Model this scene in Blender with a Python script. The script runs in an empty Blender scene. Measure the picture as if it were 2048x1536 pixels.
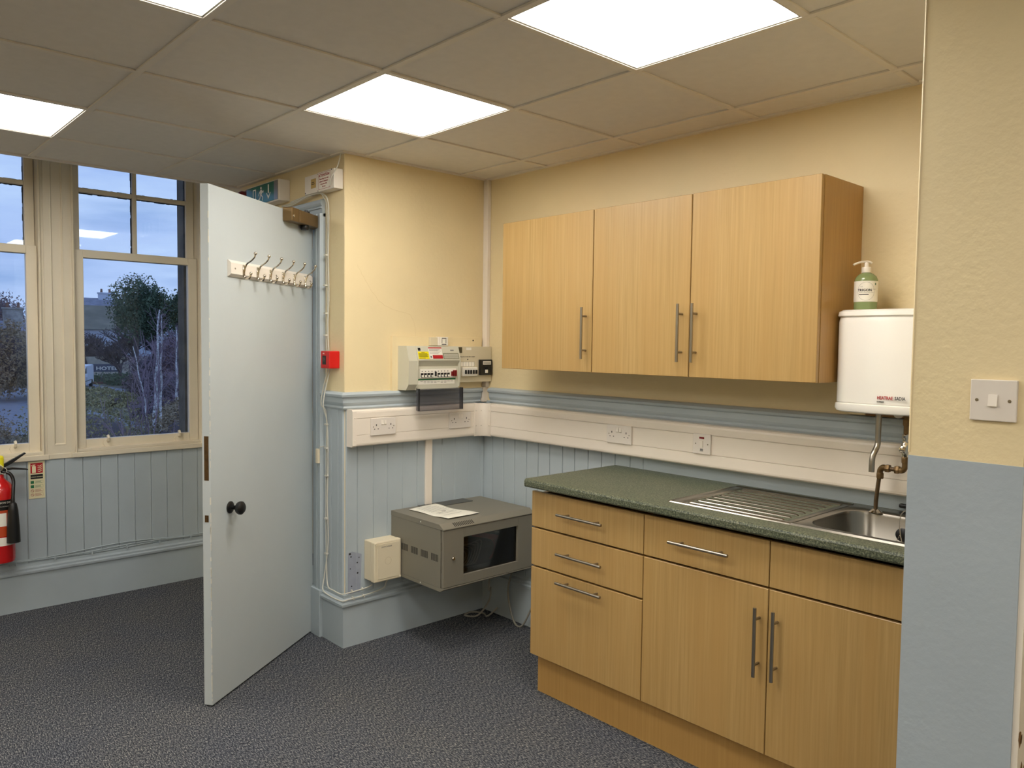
import bpy, bmesh, math, random
from mathutils import Vector, Matrix
random.seed(7)
S = bpy.context.scene
COL = S.collection
PI = math.pi

# ------------------------------------------------------------------ camera, world, exposure
cam_d = bpy.data.cameras.new('camera'); cam = bpy.data.objects.new('camera', cam_d); COL.objects.link(cam)
rt = Vector((0.67602, 0.73678, 0.01194)); up = Vector((-0.04637, 0.02636, 0.99858)); fw = Vector((-0.73542, 0.67561, -0.05198))
cam.matrix_world = Matrix(((rt.x, up.x, -fw.x, 3.3529), (rt.y, up.y, -fw.y, -2.8697), (rt.z, up.z, -fw.z, 1.5219), (0, 0, 0, 1)))
cam_d.sensor_width = 36.0; cam_d.lens = 1547.62 / 2048 * 36.0; cam_d.clip_start = 0.05; cam_d.clip_end = 400
S.camera = cam
vs = S.view_settings; vs.view_transform = 'Standard'; vs.look = 'None'; vs.gamma = 1.0; vs.use_curve_mapping = False
vs.exposure = 0.0
PANEL = 17.0            # radiance of the ceiling light diffusers
SKY = 1.05             # sky strength

w = bpy.data.worlds.new('world'); S.world = w; w.use_nodes = True
nt = w.node_tree; N = nt.nodes; L = nt.links; N.clear()
out = N.new('ShaderNodeOutputWorld'); bg = N.new('ShaderNodeBackground'); tc = N.new('ShaderNodeTexCoord')
sep = N.new('ShaderNodeSeparateXYZ'); L.new(tc.outputs['Generated'], sep.inputs[0])
rmp = N.new('ShaderNodeValToRGB'); L.new(sep.outputs['Z'], rmp.inputs[0])
e = rmp.color_ramp.elements; e[0].position = 0.0; e[0].color = (0.50, 0.66, 0.97, 1); e[1].position = 0.45; e[1].color = (0.20, 0.38, 0.86, 1)
mp = N.new('ShaderNodeMapping'); mp.inputs['Scale'].default_value = (2.2, 2.2, 11.0); L.new(tc.outputs['Generated'], mp.inputs[0])
no = N.new('ShaderNodeTexNoise'); no.inputs['Scale'].default_value = 1.6; no.inputs['Detail'].default_value = 7; no.inputs['Roughness'].default_value = 0.55; L.new(mp.outputs[0], no.inputs['Vector'])
cr = N.new('ShaderNodeValToRGB'); L.new(no.outputs['Fac'], cr.inputs[0])
cr.color_ramp.elements[0].position = 0.44; cr.color_ramp.elements[0].color = (0, 0, 0, 1); cr.color_ramp.elements[1].position = 0.62; cr.color_ramp.elements[1].color = (1, 1, 1, 1)
mx = N.new('ShaderNodeMix'); mx.data_type = 'RGBA'; L.new(cr.outputs[0], mx.inputs['Factor']); L.new(rmp.outputs[0], mx.inputs[6]); mx.inputs[7].default_value = (0.52, 0.70, 1.0, 1)
no2 = N.new('ShaderNodeTexNoise'); no2.inputs['Scale'].default_value = 2.6; no2.inputs['Detail'].default_value = 5
mp2 = N.new('ShaderNodeMapping'); mp2.inputs['Scale'].default_value = (1.6, 1.6, 9.0); mp2.inputs['Location'].default_value = (3, 1, 5); L.new(tc.outputs['Generated'], mp2.inputs[0]); L.new(mp2.outputs[0], no2.inputs['Vector'])
cr2 = N.new('ShaderNodeValToRGB'); L.new(no2.outputs['Fac'], cr2.inputs[0]); cr2.color_ramp.elements[0].position = 0.5; cr2.color_ramp.elements[0].color = (0, 0, 0, 1); cr2.color_ramp.elements[1].position = 0.68; cr2.color_ramp.elements[1].color = (.8, .8, .8, 1)
mx2 = N.new('ShaderNodeMix'); mx2.data_type = 'RGBA'; L.new(cr2.outputs[0], mx2.inputs['Factor']); L.new(mx.outputs[2], mx2.inputs[6]); mx2.inputs[7].default_value = (0.26, 0.42, 0.76, 1)
L.new(mx2.outputs[2], bg.inputs['Color']); bg.inputs['Strength'].default_value = SKY; L.new(bg.outputs[0], out.inputs[0])

# ------------------------------------------------------------------ materials
def lin(c):
    r = []
    for v in c:
        v = v / 255.0
        r.append(v / 12.92 if v <= 0.04045 else ((v + 0.055) / 1.055) ** 2.4)
    return (r[0], r[1], r[2], 1.0)
MATS = {}
def mat(name, c, rough=0.5, metal=0.0, var=0.0, vscale=6.0, bump=0.0, bscale=200.0, spec=None, emit=None, c2=None, vstretch=(1, 1, 1), bdist=0.001, coat=0):
    m = bpy.data.materials.new(name); m.use_nodes = True; n = m.node_tree.nodes; l = m.node_tree.links
    b = n['Principled BSDF']; b.inputs['Base Color'].default_value = lin(c); b.inputs['Roughness'].default_value = rough; b.inputs['Metallic'].default_value = metal
    if spec is not None: b.inputs['Specular IOR Level'].default_value = spec
    if coat: b.inputs['Coat Weight'].default_value = coat
    if emit:
        b.inputs['Emission Color'].default_value = lin(emit[0]); b.inputs['Emission Strength'].default_value = emit[1]
    t = n.new('ShaderNodeTexCoord')
    if var or c2:
        mpn = n.new('ShaderNodeMapping'); mpn.inputs['Scale'].default_value = vstretch; l.new(t.outputs['Object'], mpn.inputs[0])
        z = n.new('ShaderNodeTexNoise'); z.inputs['Scale'].default_value = vscale; z.inputs['Detail'].default_value = 6; l.new(mpn.outputs[0], z.inputs['Vector'])
        r = n.new('ShaderNodeValToRGB'); l.new(z.outputs['Fac'], r.inputs[0])
        if c2: a, d = lin(c), lin(c2)
        else:
            a = tuple(x * (1 - var) for x in lin(c)[:3]) + (1,); d = tuple(min(1, x * (1 + var)) for x in lin(c)[:3]) + (1,)
        r.color_ramp.elements[0].position = 0.32; r.color_ramp.elements[1].position = 0.68
        r.color_ramp.elements[0].color = a; r.color_ramp.elements[1].color = d
        l.new(r.outputs[0], b.inputs['Base Color'])
    if bump:
        z = n.new('ShaderNodeTexNoise'); z.inputs['Scale'].default_value = bscale; z.inputs['Detail'].default_value = 4; l.new(t.outputs['Object'], z.inputs['Vector'])
        bp = n.new('ShaderNodeBump'); bp.inputs['Strength'].default_value = bump; bp.inputs['Distance'].default_value = bdist; l.new(z.outputs['Fac'], bp.inputs['Height']); l.new(bp.outputs[0], b.inputs['Normal'])
    MATS[name] = m; return m

M_cream = mat('cream_wall_paint', (230, 212, 169), 0.5, var=0.03, vscale=3, bump=0.5, bscale=45, bdist=0.003)
M_blue = mat('blue_grey_paint', (174, 185, 191), 0.38, var=0.03, vscale=5, bump=0.3, bscale=60, bdist=0.001)
M_bluelow = mat('blue_grey_lower_wall_paint', (166, 177, 185), 0.5, var=0.03, vscale=4, bump=0.5, bscale=45, bdist=0.002)
M_door = mat('door_paint', (188, 196, 198), 0.32, var=0.025, vscale=2.5, bump=0.25, bscale=30, bdist=0.001)
M_chip = mat('chipped_paint_edge', (216, 214, 204), 0.6, bump=0.8, bscale=80, bdist=0.003)
M_winp = mat('cream_window_paint', (226, 215, 192), 0.4, var=0.03, vscale=5, bump=0.4, bscale=50, bdist=0.001)
M_tile = mat('ceiling_tile_board', (226, 222, 216), 0.95, var=0.02, vscale=25, bump=0.3, bscale=400, bdist=0.0006)
M_tee = mat('ceiling_grid_metal', (228, 222, 212), 0.6)
M_white = mat('white_plastic', (232, 224, 212), 0.3)
M_wplate = mat('white_socket_plate', (226, 218, 208), 0.28)
M_trunk = mat('white_pvc_trunking', (236, 226, 212), 0.35)
M_heater = mat('white_enamel_plastic', (246, 243, 236), 0.25)
M_cunit = mat('grey_beige_enclosure', (204, 201, 182), 0.4)
M_cunit2 = mat('cream_enclosure', (214, 204, 176), 0.45)
M_black = mat('black_plastic', (14, 14, 14), 0.4)
M_dark = mat('dark_slot', (22, 20, 18), 0.8)
M_red = mat('red_plastic', (206, 24, 22), 0.35)
M_dred = mat('dark_red_plastic', (120, 18, 22), 0.35)
M_yel = mat('yellow_label', (240, 224, 20), 0.5)
M_lab = mat('white_label', (240, 236, 224), 0.5)
M_redlab = mat('red_label', (176, 28, 36), 0.5)
M_green = mat('green_label', (30, 110, 66), 0.4)
M_greens = mat('green_sign_panel', (10, 96, 74), 0.15)
M_ink = mat('black_ink', (24, 24, 26), 0.6)
M_inkr = mat('red_ink', (160, 40, 44), 0.6)
M_grey = mat('grey_ink', (120, 120, 118), 0.6)
M_steel = mat('brushed_steel', (158, 152, 142), 0.3, 1.0)
M_sink = mat('stainless_sink', (146, 141, 132), 0.26, 1.0, var=0.04, vscale=30, vstretch=(1, 12, 12))
M_chrome = mat('polished_nickel', (206, 198, 184), 0.12, 1.0)
M_screw = mat('screw_metal', (150, 140, 120), 0.35, 1.0)
M_bronze = mat('bronze_paint', (122, 98, 62), 0.38, 0.5)
M_brown = mat('tarnished_brass', (92, 70, 42), 0.5, 0.6, var=0.2, vscale=60)
M_copper = mat('aged_copper_pipe', (92, 74, 52), 0.45, 0.5, var=0.2, vscale=30)
M_brass = mat('old_brass_fitting', (112, 88, 54), 0.42, 0.6, var=0.2, vscale=60)
M_rack = mat('grey_powder_coat', (126, 121, 108), 0.5, bump=0.1, bscale=800)
M_rack2 = mat('grey_brush_plate', (84, 84, 80), 0.6)
M_jbox = mat('cream_junction_box', (224, 212, 184), 0.42)
M_paper = mat('paper_sheet', (240, 236, 222), 0.7)
M_plug = mat('black_rubber', (16, 16, 17), 0.5)
M_wcable = mat('painted_cable', (206, 204, 192), 0.45)
M_gcable = mat('grey_cable', (150, 147, 136), 0.5)
M_rcable = mat('red_patch_cable', (206, 40, 50), 0.5)
M_wood_raw = mat('varnished_timber', (132, 92, 48), 0.5, var=0.15, vscale=20, vstretch=(1, 8, 8))
M_bare = mat('old_blue_paint', (150, 157, 172), 0.5, var=0.05, vscale=30)
M_peel = mat('bare_brown_plaster', (128, 96, 58), 0.9, var=0.2, vscale=60)
M_jamb = mat('white_jamb_paint', (236, 228, 214), 0.45)
M_exred = mat('extinguisher_red', (196, 22, 24), 0.18, coat=0.5)
M_photolum = mat('cream_sign_plate', (232, 224, 184), 0.4)
M_gold = mat('gold_label', (196, 164, 90), 0.4)

def wood(name, c1, c2, c3):
    m = bpy.data.materials.new(name); m.use_nodes = True; n = m.node_tree.nodes; l = m.node_tree.links; b = n['Principled BSDF']
    b.inputs['Roughness'].default_value = 0.36
    t = n.new('ShaderNodeTexCoord'); oi = n.new('ShaderNodeObjectInfo')
    ad = n.new('ShaderNodeVectorMath'); ad.operation = 'ADD'; l.new(t.outputs['Object'], ad.inputs[0]); l.new(oi.outputs['Random'], ad.inputs[1])
    mp = n.new('ShaderNodeMapping'); mp.inputs['Scale'].default_value = (130, 130, 2.5); l.new(ad.outputs[0], mp.inputs[0])
    a = n.new('ShaderNodeTexNoise'); a.inputs['Scale'].default_value = 1; a.inputs['Detail'].default_value = 5; a.inputs['Roughness'].default_value = 0.6; l.new(mp.outputs[0], a.inputs['Vector'])
    mp2 = n.new('ShaderNodeMapping'); mp2.inputs['Scale'].default_value = (12, 12, 0.7); l.new(ad.outputs[0], mp2.inputs[0])
    d = n.new('ShaderNodeTexNoise'); d.inputs['Scale'].default_value = 1; d.inputs['Detail'].default_value = 3; d.inputs['Distortion'].default_value = 0.6; l.new(mp2.outputs[0], d.inputs['Vector'])
    r = n.new('ShaderNodeValToRGB'); l.new(a.outputs['Fac'], r.inputs[0]); r.color_ramp.elements[0].position = 0.3; r.color_ramp.elements[0].color = lin(c1); r.color_ramp.elements[1].position = 0.7; r.color_ramp.elements[1].color = lin(c2)
    r2 = n.new('ShaderNodeValToRGB'); l.new(d.outputs['Fac'], r2.inputs[0]); r2.color_ramp.elements[0].position = 0.35; r2.color_ramp.elements[0].color = (0, 0, 0, 1); r2.color_ramp.elements[1].position = 0.7; r2.color_ramp.elements[1].color = (.7, .7, .7, 1)
    x = n.new('ShaderNodeMix'); x.data_type = 'RGBA'; l.new(r2.outputs[0], x.inputs['Factor']); l.new(r.outputs[0], x.inputs[6]); x.inputs[7].default_value = lin(c3)
    l.new(x.outputs[2], b.inputs['Base Color'])
    return m
M_beech = wood('beech_laminate', (163, 131, 78), (184, 152, 98), (174, 138, 82))
M_beech2 = wood('beech_laminate_side', (172, 132, 72), (190, 150, 88), (180, 140, 80))

def carpet():
    m = bpy.data.materials.new('grey_loop_carpet'); m.use_nodes = True; n = m.node_tree.nodes; l = m.node_tree.links; b = n['Principled BSDF']
    b.inputs['Roughness'].default_value = 1.0; b.inputs['Specular IOR Level'].default_value = 0.1
    t = n.new('ShaderNodeTexCoord'); mp = n.new('ShaderNodeMapping'); mp.inputs['Scale'].default_value = (75, 250, 1); mp.inputs['Rotation'].default_value = (0, 0, 0.15); l.new(t.outputs['Object'], mp.inputs[0])
    a = n.new('ShaderNodeTexNoise'); a.inputs['Scale'].default_value = 1; a.inputs['Detail'].default_value = 3; a.inputs['Roughness'].default_value = 0.7; l.new(mp.outputs[0], a.inputs['Vector'])
    r = n.new('ShaderNodeValToRGB'); l.new(a.outputs['Fac'], r.inputs[0]); el = r.color_ramp.elements
    el[0].position = 0.36; el[0].color = lin((28, 31, 39)); el[1].position = 0.68; el[1].color = lin((176, 174, 168))
    k = el.new(0.50); k.color = lin((76, 80, 88)); k = el.new(0.57); k.color = lin((112, 114, 117))
    c = n.new('ShaderNodeTexNoise'); c.inputs['Scale'].default_value = 2.2; c.inputs['Detail'].default_value = 3; l.new(t.outputs['Object'], c.inputs['Vector'])
    r2 = n.new('ShaderNodeValToRGB'); l.new(c.outputs['Fac'], r2.inputs[0]); r2.color_ramp.elements[0].position = 0.3; r2.color_ramp.elements[0].color = (.84, .85, .9, 1); r2.color_ramp.elements[1].position = 0.7; r2.color_ramp.elements[1].color = (1, .97, .92, 1)
    x = n.new('ShaderNodeMix'); x.data_type = 'RGBA'; x.blend_type = 'MULTIPLY'; x.inputs['Factor'].default_value = 1; l.new(r.outputs[0], x.inputs[6]); l.new(r2.outputs[0], x.inputs[7]); l.new(x.outputs[2], b.inputs['Base Color'])
    bp = n.new('ShaderNodeBump'); bp.inputs['Strength'].default_value = 0.9; bp.inputs['Distance'].default_value = 0.004; l.new(a.outputs['Fac'], bp.inputs['Height']); l.new(bp.outputs[0], b.inputs['Normal'])
    return m
M_carpet = carpet()

def worktop_mat():
    m = bpy.data.materials.new('green_grey_laminate'); m.use_nodes = True; n = m.node_tree.nodes; l = m.node_tree.links; b = n['Principled BSDF']
    b.inputs['Roughness'].default_value = 0.42
    t = n.new('ShaderNodeTexCoord'); a = n.new('ShaderNodeTexNoise'); a.inputs['Scale'].default_value = 170; a.inputs['Detail'].default_value = 5; a.inputs['Roughness'].default_value = 0.7; l.new(t.outputs['Object'], a.inputs['Vector'])
    r = n.new('ShaderNodeValToRGB'); l.new(a.outputs['Fac'], r.inputs[0]); el = r.color_ramp.elements
    el[0].position = 0.38; el[0].color = lin((38, 46, 38)); el[1].position = 0.66; el[1].color = lin((142, 142, 120)); k = el.new(0.5); k.color = lin((82, 87, 70))
    c = n.new('ShaderNodeTexNoise'); c.inputs['Scale'].default_value = 14; c.inputs['Detail'].default_value = 4; l.new(t.outputs['Object'], c.inputs['Vector'])
    r2 = n.new('ShaderNodeValToRGB'); l.new(c.outputs['Fac'], r2.inputs[0]); r2.color_ramp.elements[0].position = 0.3; r2.color_ramp.elements[0].color = (.8, .86, .8, 1); r2.color_ramp.elements[1].position = 0.7; r2.color_ramp.elements[1].color = (1, 1, .95, 1)
    x = n.new('ShaderNodeMix'); x.data_type = 'RGBA'; x.blend_type = 'MULTIPLY'; x.inputs['Factor'].default_value = 1; l.new(r.outputs[0], x.inputs[6]); l.new(r2.outputs[0], x.inputs[7]); l.new(x.outputs[2], b.inputs['Base Color'])
    return m
M_top = worktop_mat()

def clear(name, tint, alpha, rough=0.02):      # clear sheet: mostly transparent with a fresnel reflection
    m = bpy.data.materials.new(name); m.use_nodes = True; n = m.node_tree.nodes; l = m.node_tree.links; n.clear()
    o = n.new('ShaderNodeOutputMaterial'); tr = n.new('ShaderNodeBsdfTransparent'); tr.inputs[0].default_value = tint
    g = n.new('ShaderNodeBsdfGlossy'); g.inputs['Roughness'].default_value = rough
    f = n.new('ShaderNodeFresnel'); f.inputs['IOR'].default_value = 1.45; mx = n.new('ShaderNodeMixShader'); l.new(f.outputs[0], mx.inputs[0]); l.new(tr.outputs[0], mx.inputs[1]); l.new(g.outputs[0], mx.inputs[2])
    if alpha > 0:
        d = n.new('ShaderNodeBsdfDiffuse'); d.inputs[0].default_value = (tint[0] * .5, tint[1] * .5, tint[2] * .5, 1); m2 = n.new('ShaderNodeMixShader'); m2.inputs[0].default_value = alpha; l.new(mx.outputs[0], m2.inputs[1]); l.new(d.outputs[0], m2.inputs[2]); l.new(m2.outputs[0], o.inputs[0])
    else: l.new(mx.outputs[0], o.inputs[0])
    return m
M_glass = clear('window_glass', (0.97, 0.98, 1.0, 1), 0)
M_smoke = clear('smoked_plastic', (0.66, 0.65, 0.68, 1), 0.05, 0.05)
M_darkglass = clear('tinted_acrylic', (0.62, 0.61, 0.60, 1), 0.0)
M_bottle = mat('green_soap_bottle', (150, 168, 116), 0.1); MB_ = M_bottle.node_tree.nodes['Principled BSDF']; MB_.inputs['Transmission Weight'].default_value = 0.25
def emission(name, c, s):
    m = bpy.data.materials.new(name); m.use_nodes = True; n = m.node_tree.nodes; n.clear(); l = m.node_tree.links
    o = n.new('ShaderNodeOutputMaterial'); e_ = n.new('ShaderNodeEmission'); e_.inputs[0].default_value = c; e_.inputs[1].default_value = s; l.new(e_.outputs[0], o.inputs[0]); return m
M_panel = emission('lit_diffuser', (1.0, 0.95, 0.87, 1), PANEL)

# ------------------------------------------------------------------ mesh helpers
class MB:
    def __init__(s): s.b = bmesh.new()
    def box(s, x0, x1, y0, y1, z0, z1, bev=0.0, seg=2, mi=0):
        r = bmesh.ops.create_cube(s.b, size=1.0)['verts']
        for v in r:
            v.co = Vector(((x0 + x1) / 2 + v.co.x * (x1 - x0), (y0 + y1) / 2 + v.co.y * (y1 - y0), (z0 + z1) / 2 + v.co.z * (z1 - z0)))
        fs = set(f for v in r for f in v.link_faces)
        for f in fs: f.material_index = mi
        if bev > 0:
            es = list(set(e for v in r for e in v.link_edges))
            q = bmesh.ops.bevel(s.b, geom=es, offset=bev, segments=seg, profile=0.5, affect='EDGES')
            for f in q['faces']: f.material_index = mi
        return s
    def tube(s, pts, r, seg=8, caps=True, mi=0, radii=None):
        P = [Vector(p) for p in pts]; n = len(P); rings = []; prev = None
        for i in range(n):
            t = (P[min(i + 1, n - 1)] - P[max(i - 1, 0)])
            if t.length < 1e-9: t = Vector((0, 0, 1))
            t.normalize()
            if prev is None:
                a = Vector((0, 0, 1)) if abs(t.z) < 0.9 else Vector((1, 0, 0)); u = t.cross(a).normalized()
            else:
                u = prev - t * prev.dot(t)
                if u.length < 1e-6: u = t.orthogonal()
                u.normalize()
            prev = u; v = t.cross(u); rr = radii[i] if radii else r
            rings.append([s.b.verts.new(P[i] + (u * math.cos(2 * PI * k / seg) + v * math.sin(2 * PI * k / seg)) * rr) for k in range(seg)])
        for i in range(n - 1):
            for k in range(seg):
                f = s.b.faces.new((rings[i][k], rings[i][(k + 1) % seg], rings[i + 1][(k + 1) % seg], rings[i + 1][k])); f.material_index = mi; f.smooth = True
        if caps:
            for rg in (rings[0][::-1], rings[-1]):
                f = s.b.faces.new(rg); f.material_index = mi
        return s
    def lathe(s, prof, c=(0, 0, 0), axis='z', seg=24, mi=0):
        rings = []
        for (r, h) in prof:
            rg = []
            for k in range(seg):
                a = 2 * PI * k / seg; p = (r * math.cos(a), r * math.sin(a), h)
                if axis == 'y': p = (p[0], -p[2], p[1])       # +h goes towards local -y (out of a wall)
                if axis == 'x': p = (p[2], p[0], p[1])
                rg.append(s.b.verts.new(Vector(c) + Vector(p)))
            rings.append(rg)
        for i in range(len(rings) - 1):
            for k in range(seg):
                f = s.b.faces.new((rings[i][k], rings[i][(k + 1) % seg], rings[i + 1][(k + 1) % seg], rings[i + 1][k])); f.smooth = True; f.material_index = mi
        for rg in (rings[0][::-1], rings[-1]):
            f = s.b.faces.new(rg); f.material_index = mi
        return s
    def prism(s, poly, a, b, axis='x', mi=0):    # poly in the other two axes
        def pt(p, t):
            return {'x': (t, p[0], p[1]), 'y': (p[0], t, p[1]), 'z': (p[0], p[1], t)}[axis]
        A = [s.b.verts.new(pt(p, a)) for p in poly]; B = [s.b.verts.new(pt(p, b)) for p in poly]; n = len(poly)
        fs = [s.b.faces.new(A[::-1]), s.b.faces.new(B)]
        for i in range(n): fs.append(s.b.faces.new((A[i], A[(i + 1) % n], B[(i + 1) % n], B[i])))
        for f in fs: f.material_index = mi
        return s
    def face(s, pts, mi=0):
        f = s.b.faces.new([s.b.verts.new(p) for p in pts]); f.material_index = mi; return s
    def ball(s, c, r, sc=(1, 1, 1), seg=12, mi=0, sub=None):
        if sub is not None: q = bmesh.ops.create_icosphere(s.b, subdivisions=sub, radius=r)['verts']
        else: q = bmesh.ops.create_uvsphere(s.b, u_segments=seg, v_segments=max(6, seg // 2), radius=r)['verts']
        for v in q: v.co = Vector(c) + Vector((v.co.x * sc[0], v.co.y * sc[1], v.co.z * sc[2]))
        for f in set(f for v in q for f in v.link_faces): f.smooth = True; f.material_index = mi
        return s
def setp(o, **k):
    for a, b in k.items():
        if b is not None: o[a] = b
    return o
def obj(name, mb, m, parent=None, kind=None, label=None, cat=None, group=None, loc=None, rz=0, smooth=False, origin=None):
    b = mb.b if isinstance(mb, MB) else mb
    bmesh.ops.recalc_face_normals(b, faces=b.faces)
    me = bpy.data.meshes.new(name)
    if origin is not None: bmesh.ops.translate(b, verts=b.verts, vec=-Vector(origin))
    b.to_mesh(me); b.free()
    if smooth:
        for p in me.polygons: p.use_smooth = True
    if smooth or any(p.use_smooth for p in me.polygons): me.set_sharp_from_angle(angle=math.radians(40))
    for q in (m if isinstance(m, (list, tuple)) else [m]): me.materials.append(q)
    o = bpy.data.objects.new(name, me); COL.objects.link(o)
    if parent is not None: o.parent = parent
    if origin is not None: o.location = origin
    if loc is not None: o.location = loc
    if rz: o.rotation_euler = (0, 0, rz)
    return setp(o, kind=kind, label=label, category=cat, group=group)
def thing(name, label, cat, loc=(0, 0, 0), rz=0, group=None, kind=None):
    o = bpy.data.objects.new(name, None); COL.objects.link(o); o.empty_display_size = 0.05
    o.location = loc; o.rotation_euler = (0, 0, rz)
    return setp(o, label=label, category=cat, group=group, kind=kind)
def kids(o): return [c for c in bpy.data.objects if c.parent == o]
def copy_tree(o, loc=None, parent=None, **k):
    c = o.copy(); COL.objects.link(c)
    if parent is not None: c.parent = parent
    if loc is not None: c.location = loc
    for ch in kids(o): copy_tree(ch, None, c)
    return setp(c, **k)
def dup(o, parent, loc):
    c = o.copy(); COL.objects.link(c); c.parent = parent; c.location = loc; return c
def text(name, s, size, m, parent, loc, rz=0, flat=False, squash=1.0, bold=0.0, align='LEFT', **k):
    cu = bpy.data.curves.new('t', 'FONT'); cu.body = s; cu.size = size; cu.align_x = align; cu.offset = bold; cu.extrude = 0.0002; cu.resolution_u = 2
    t = bpy.data.objects.new('t', cu); COL.objects.link(t)
    me = bpy.data.meshes.new_from_object(t.evaluated_get(bpy.context.evaluated_depsgraph_get())); bpy.data.objects.remove(t); bpy.data.curves.remove(cu)
    R = Matrix.Rotation(0 if flat else PI / 2, 4, 'X'); me.transform(R @ Matrix.Diagonal((squash, 1, 1, 1)))
    me.materials.clear(); me.materials.append(m); me.name = name
    o = bpy.data.objects.new(name, me); COL.objects.link(o); o.parent = parent; o.location = loc; o.rotation_euler = (0, 0, rz); return setp(o, **k)
def catmull(P, n=6):
    P = [Vector(p) for p in P]; Q = [P[0]] + P + [P[-1]]; r = []
    for i in range(1, len(Q) - 2):
        for k in range(n):
            t = k / n; a, b, c, d = Q[i - 1], Q[i], Q[i + 1], Q[i + 2]
            r.append(0.5 * ((2 * b) + (c - a) * t + (2 * a - 5 * b + 4 * c - d) * t * t + (3 * b - a - 3 * c + d) * t ** 3))
    return r + [P[-1]]
def lines(mb, x0, x1, zs, y, h=0.0016, jitter=0.3):      # rows of small print, facing local -y
    for z in zs:
        mb.box(x0, x1 - random.random() * jitter * (x1 - x0), y - 0.0004, y, z - h / 2, z + h / 2)
    return mb

H = 2.433
# ------------------------------------------------------------------ the setting
obj('floor', MB().box(-1.7, 7, -6, 0.7, -0.05, 0.0), M_carpet, kind='structure')
# walls
wl = obj('wall_left', MB().box(-0.12, 0, -0.906, 0, 0, 2.75), M_cream, kind='structure')
wb = obj('wall_back', MB().box(-0.12, 2.69, 0, 0.12, 0, 2.75), M_cream, kind='structure')
d_ = MB().box(-0.30, -0.12, -0.906, -0.79, 0, 2.75); d_.box(-1.20, -0.30, -0.906, -0.79, 2.165, 2.75); d_.box(-1.62, -1.20, -0.906, -0.79, 0, 3.2)
wd = obj('wall_door', d_, M_cream, kind='structure')
ww = MB()
WX0, WX1 = -1.75, -1.62
ww.box(WX0, WX1, -1.0, -0.79, 0, 3.2); ww.box(WX0, WX1, -6, -1.0, 0, 0.83); ww.box(WX0, WX1, -6, -2.60, 0.83, 3.2); ww.box(WX0, WX1, -1.86, -1.73, 0.83, 3.2); ww.box(WX0, WX1, -2.6, -1.0, 3.02, 3.2)
wwin = obj('wall_window', ww, M_cream, kind='structure')
obj('wall_outer', MB().box(-1.86, -1.752, -1.05, 0.7, -1.9, 4).box(-1.86, -1.752, -6, -1.05, -1.9, 0.80).box(-1.86, -1.752, -6, -2.62, .80, 4).box(-1.86, -1.752, -2.62, -1.05, 3.05, 4), mat('outer_stone', (112, 104, 92), 0.95, var=0.25, vscale=9, bump=0.8, bscale=20, bdist=0.01), kind='structure')
wp = obj('wall_right', MB().box(2.6835, 2.905, -1.04, 0.0, 0, 2.75), M_cream, kind='structure')
obj('lower_paint', MB().box(2.6825, 2.9065, -1.0415, -0.001, 0.0, 1.283), M_bluelow, wp, label='blue-grey painted lower part of the wall')
obj('corner_bead', MB().tube([(2.6845, -1.039, 1.29), (2.6845, -1.039, 2.43)], 0.003, 6), M_cream, wp)
jb = obj('door_jamb', MB().box(2.9065, 2.918, -1.036, -0.90, 0, 2.43), M_jamb, wp, label='white painted jamb edge')
pm = MB()
for k in range(26):
    z = 0.52 + random.random() * 0.20 + (0.0 if k % 2 else -.2 * random.random()); y = -1.03 + random.random() * 0.10; r = 0.006 + random.random() * 0.018 * (1.25 - z)
    pm.prism([(y + r * math.cos(a) * random.uniform(.6, 1.2), z + 1.5 * r * math.sin(a) * random.uniform(.6, 1.2)) for a in [j * PI / 4 for j in range(8)]], 2.918, 2.9184)
obj('bare_patch', pm, M_peel, wp, label='brown patches where the paint has flaked off')
obj('wall_far', MB().box(2.905, 7, -0.45, -0.33, 0, 2.75), M_cream, kind='structure')
obj('wall_front', MB().box(-1.62, 7, -6.1, -6, 0, 3.2), M_cream, kind='structure')
obj('wall_side', MB().box(7, 7.1, -6, -0.33, 0, 2.75), M_cream, kind='structure')
# room beyond the doorway
obj('wall_beyond', MB().box(-1.75, 0.0, 0.60, 0.70, 0, 2.75).box(-1.75, -1.65, -0.79, 0.6, 0, 2.75).box(-1.75, -0.12, -0.79, 0.6, 2.5, 2.6), M_cream, kind='structure')
# window bay head above the ceiling edge
obj('trim_9', MB().box(-1.62, -1.23, -6, -0.906, 3.05, 3.12).box(-1.235, -1.205, -6, -0.906, 2.47, 3.12), M_cream, kind='structure')

# ceiling
ceil = obj('ceiling', MB().box(-1.23, 7, -6, -0.33, 2.70, 2.76).box(-0.0, 2.9, -0.33, 0, 2.70, 2.76), M_tile, kind='structure')
REG = [(-1.23, 7, -6, -0.906), (0, 2.69, -0.906, 0), (2.905, 7, -0.906, -0.45)]
TX = [1.685 + 0.6 * k for k in range(-5, 10)]; TY = [-1.993 + 0.6 * k for k in range(-7, 5)]
LIGHTS = {(4, 8): 0, (6, 8): 0, (5, 6): 0, (2, 6): 0}
def cells():
    for i in range(len(TX) - 1):
        for j in range(len(TY) - 1): yield i, j
def lt(x, y): return (round((x - TX[0]) / 0.6), round((y - TY[0]) / 0.6))
lights = [(1.685, -1.393), (0.485, -1.393), (1.085, -2.593), (-0.715, -2.593), (3.485, -2.593), (1.085, -3.793), (3.485, -4.393), (-0.715, -4.393), (5.285, -2.593), (5.285, -4.393), (1.085, -4.993)]
LC = set(lt(*p) for p in lights)
g = 0.002
tmesh = None
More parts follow.
